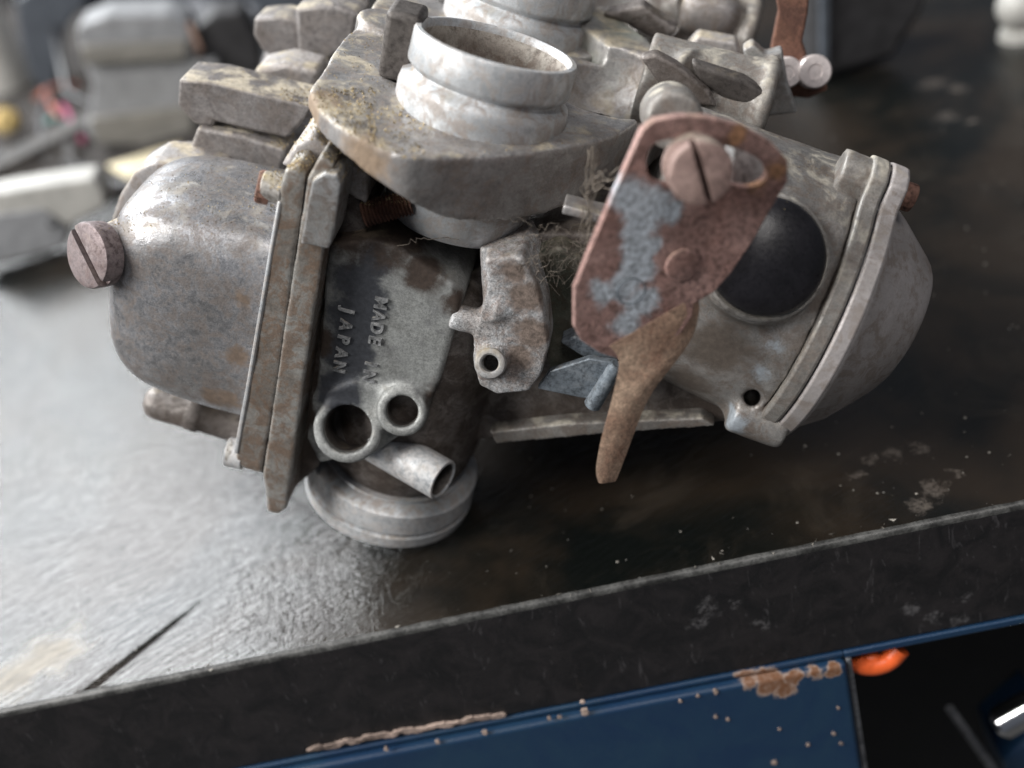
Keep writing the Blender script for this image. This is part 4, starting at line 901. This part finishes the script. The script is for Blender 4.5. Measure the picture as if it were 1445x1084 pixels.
mb = MB(); c = t.base+Vector((-.6, 1.2, 0)); mb.lathe([(0, 0), (0, 1.4), (.2, 1.55), (4.8, 1.55), (5.4, 1.2), (5.7, .7), (6.4, .7), (6.4, 0)], c, Z_, 48); bt = part('body', mb, M['white2'], t)
for i, chh in enumerate('own'):
    cu = bpy.data.curves.new('t', 'FONT'); cu.body = chh; cu.size = .75; cu.extrude = .01; tt = bpy.data.objects.new('t', cu); col.objects.link(tt); bpy.context.view_layer.update(); me = evaluated(tt); bpy.data.objects.remove(tt); bpy.data.curves.remove(cu)
    bm = bmesh.new(); bm.from_mesh(me)
    for v in bm.verts:
        a = -math.pi/2 - .25 + (i*.45+v.co.x-.2)/1.57; v.co = c-t.base+Vector((1.565*math.cos(a), 1.565*math.sin(a), 2.9+v.co.y))
    bm.to_mesh(me); bm.free(); me.materials.clear(); me.materials.append(M['bluetext']); o = bpy.data.objects.new('letter', me); col.objects.link(o); o.parent = bt
t = on_bench('wire_bundle', 90, 165, 'loose bundle of red, pink and teal wires beside the grey housing', 'wires')
rnd = random.Random(21)
for nm, colr, px in (('red_wire', (0.45, .10, .05), (60, 130, 85, 165)), ('pink_wire', (.40, .05, .15), (88, 150, 118, 200)), ('teal_wire', (.2, .36, .33), (66, 172, 98, 176)), ('red_wire', (.40, .12, .07), (50, 140, 110, 120)), ('dark_wire', (.05, .05, .06), (70, 120, 60, 200))):
    mb = MB(); a = pz(px[0], px[1], 1.0); b_ = pz(px[2], px[3], .6)
    mb.path([a, a.lerp(b_, .3)+Vector((.2, -.2, .3)), a.lerp(b_, .7)+Vector((-.2, .1, .25)), b_], .14, 10); part(nm, mb, plastic(nm, colr, .4), t)
t = on_bench('beige_block', 215, 235, 'cream plastic strip lying in front of the grey housing', 'strip')
mb = MB(); mb.prism([pz(x, y, .5) for x, y in [(150, 232), (255, 200), (262, 218), (180, 250)]], Z_*-.45); part('strip', mb, plastic('cream_plastic', (.62, .54, .36), .5), t, bevel=.08)
t = on_bench('black_box', 1215, 105, 'black boxy part standing behind the rusty linkage arm', 'box')
upright(t, 'shell', [(1152, 112), (1150, 20), (1140, -60), (1330, -60), (1302, 20), (1262, 84), (1200, 102)], 3.5, M['darkthing'], bev=.3)
upright(t, 'edge_strip', [(1160, 90), (1158, -50), (1172, -50), (1170, 90)], .3, M['midgrey'], dy=-.25, bev=.05)
t = on_bench('white_ball', 1440, 60, 'small round white ball on a short foot at the top right of the bench', 'ball')
mb = MB(); c = pz(1442, 52, 0); mb.lathe([(0, 0), (0, .8), (.3, .75), (.45, .45)], c, Z_, 32); mb.sell(c+Z_*1.1, .85, .85, .85, 1, 1); part('ball_body', mb, M['white2'], t)
# added dark sheet painting shade between the clutter; cables and loose metal bits
t = on_bench('gap_shade_sheet', 180, 215, 'dark sheet added under the grey housing and wires as painted shade', 'tray')
M['shade_and_nut'] = aged('gap_shade_and_nut', (0.05, 0.045, 0.042), (0.03, 0.027, 0.025), dirt=(0.015, .012, .01), dirt_amt=.5, metal=0, rough=(.85, .98), dust=0, seed=31, spec=.12)  # near-black paints gap shade on the sheet; also colours the dark nut
mb = MB(); mb.prism([pz(x, y, .35) for x, y in [(-60, 250), (-60, 60), (60, -20), (430, -20), (420, 130), (330, 200), (180, 262), (60, 300)]], Z_*-.33); part('shade_sheet', mb, M['shade_and_nut'], t, bevel=.1)
t = on_bench('black_cable', 120, 235, 'black cable curling across the bench in front of the grey housing', 'cable')
mb = MB(); mb.path([pz(-20, 215, .7), pz(40, 222, .6), pz(110, 238, .5), pz(170, 262, .4), pz(240, 262, .4)], .2, 10); part('sheath', mb, M['rubber'], t)
t = on_bench('blue_cable', 60, 130, 'thin dark cable looping behind the blue-grey shroud', 'cable')
mb = MB(); mb.path([pz(76, 40, 3.2), pz(84, 80, 2.6), pz(95, 130, 1.5), pz(130, 150, .8)], .16, 8); part('sheath', mb, M['rubber'], t)
rnd = random.Random(77)
for i, (x, y, nm, lab) in enumerate([(300, 60, 'hex_bolt', 'steel hex bolt lying by the dark motor body'), (335, 150, 'hex_bolt', 'dusty hex bolt in the gap beside the choke rail'), (30, 205, 'hex_nut', 'dark nut by the brass fitting at the left edge')]):
    t = on_bench(nm, x, y, lab, 'bolt' if 'bolt' in nm else 'nut'); d = Vector((rnd.uniform(-1, 1), rnd.uniform(-1, .2), .25)).normalized(); c = pz(x, y, .9)
    mb = MB(); mb.lathe([(0, 0), (0, .62), (.5, .62), (.5, 0)], c, d, 6); part('head', mb, M['alu'] if i < 2 else M['shade_and_nut'], t, ang=20)
    if 'bolt' in nm: mb = MB(); mb.cyl(c-d*1.5, c, .3, n=16); part('shank', mb, M['alu'], t)
t = on_bench('torn_rag', 250, 60, 'crumpled grey rag heaped behind the pale grey housing', 'rag')
mb = MB(); N_ = 40; A_ = pz(130, 60, 0); 
vs = []; fs = []
for j in range(N_):
    for i in range(N_):
        p = pz(150+230*i/(N_-1), 90-110*j/(N_-1), 0); e = math.sin(math.pi*i/(N_-1))*math.sin(math.pi*j/(N_-1))
        vs.append(p+Z_*(.45+max(0, e)**.5*(1.9+1.6*noise.noise(Vector((i*.22, j*.22, 3)))+.5*noise.noise(Vector((i*.6, j*.6, 1))))))
for j in range(N_-1):
    for i in range(N_-1): fs.append((j*N_+i, j*N_+i+1, (j+1)*N_+i+1, (j+1)*N_+i))
mb.add(vs, fs); part('cloth', mb, plastic('grey_cloth', (.16, .165, .18), .9, .3, 1.0), t, ang=180)
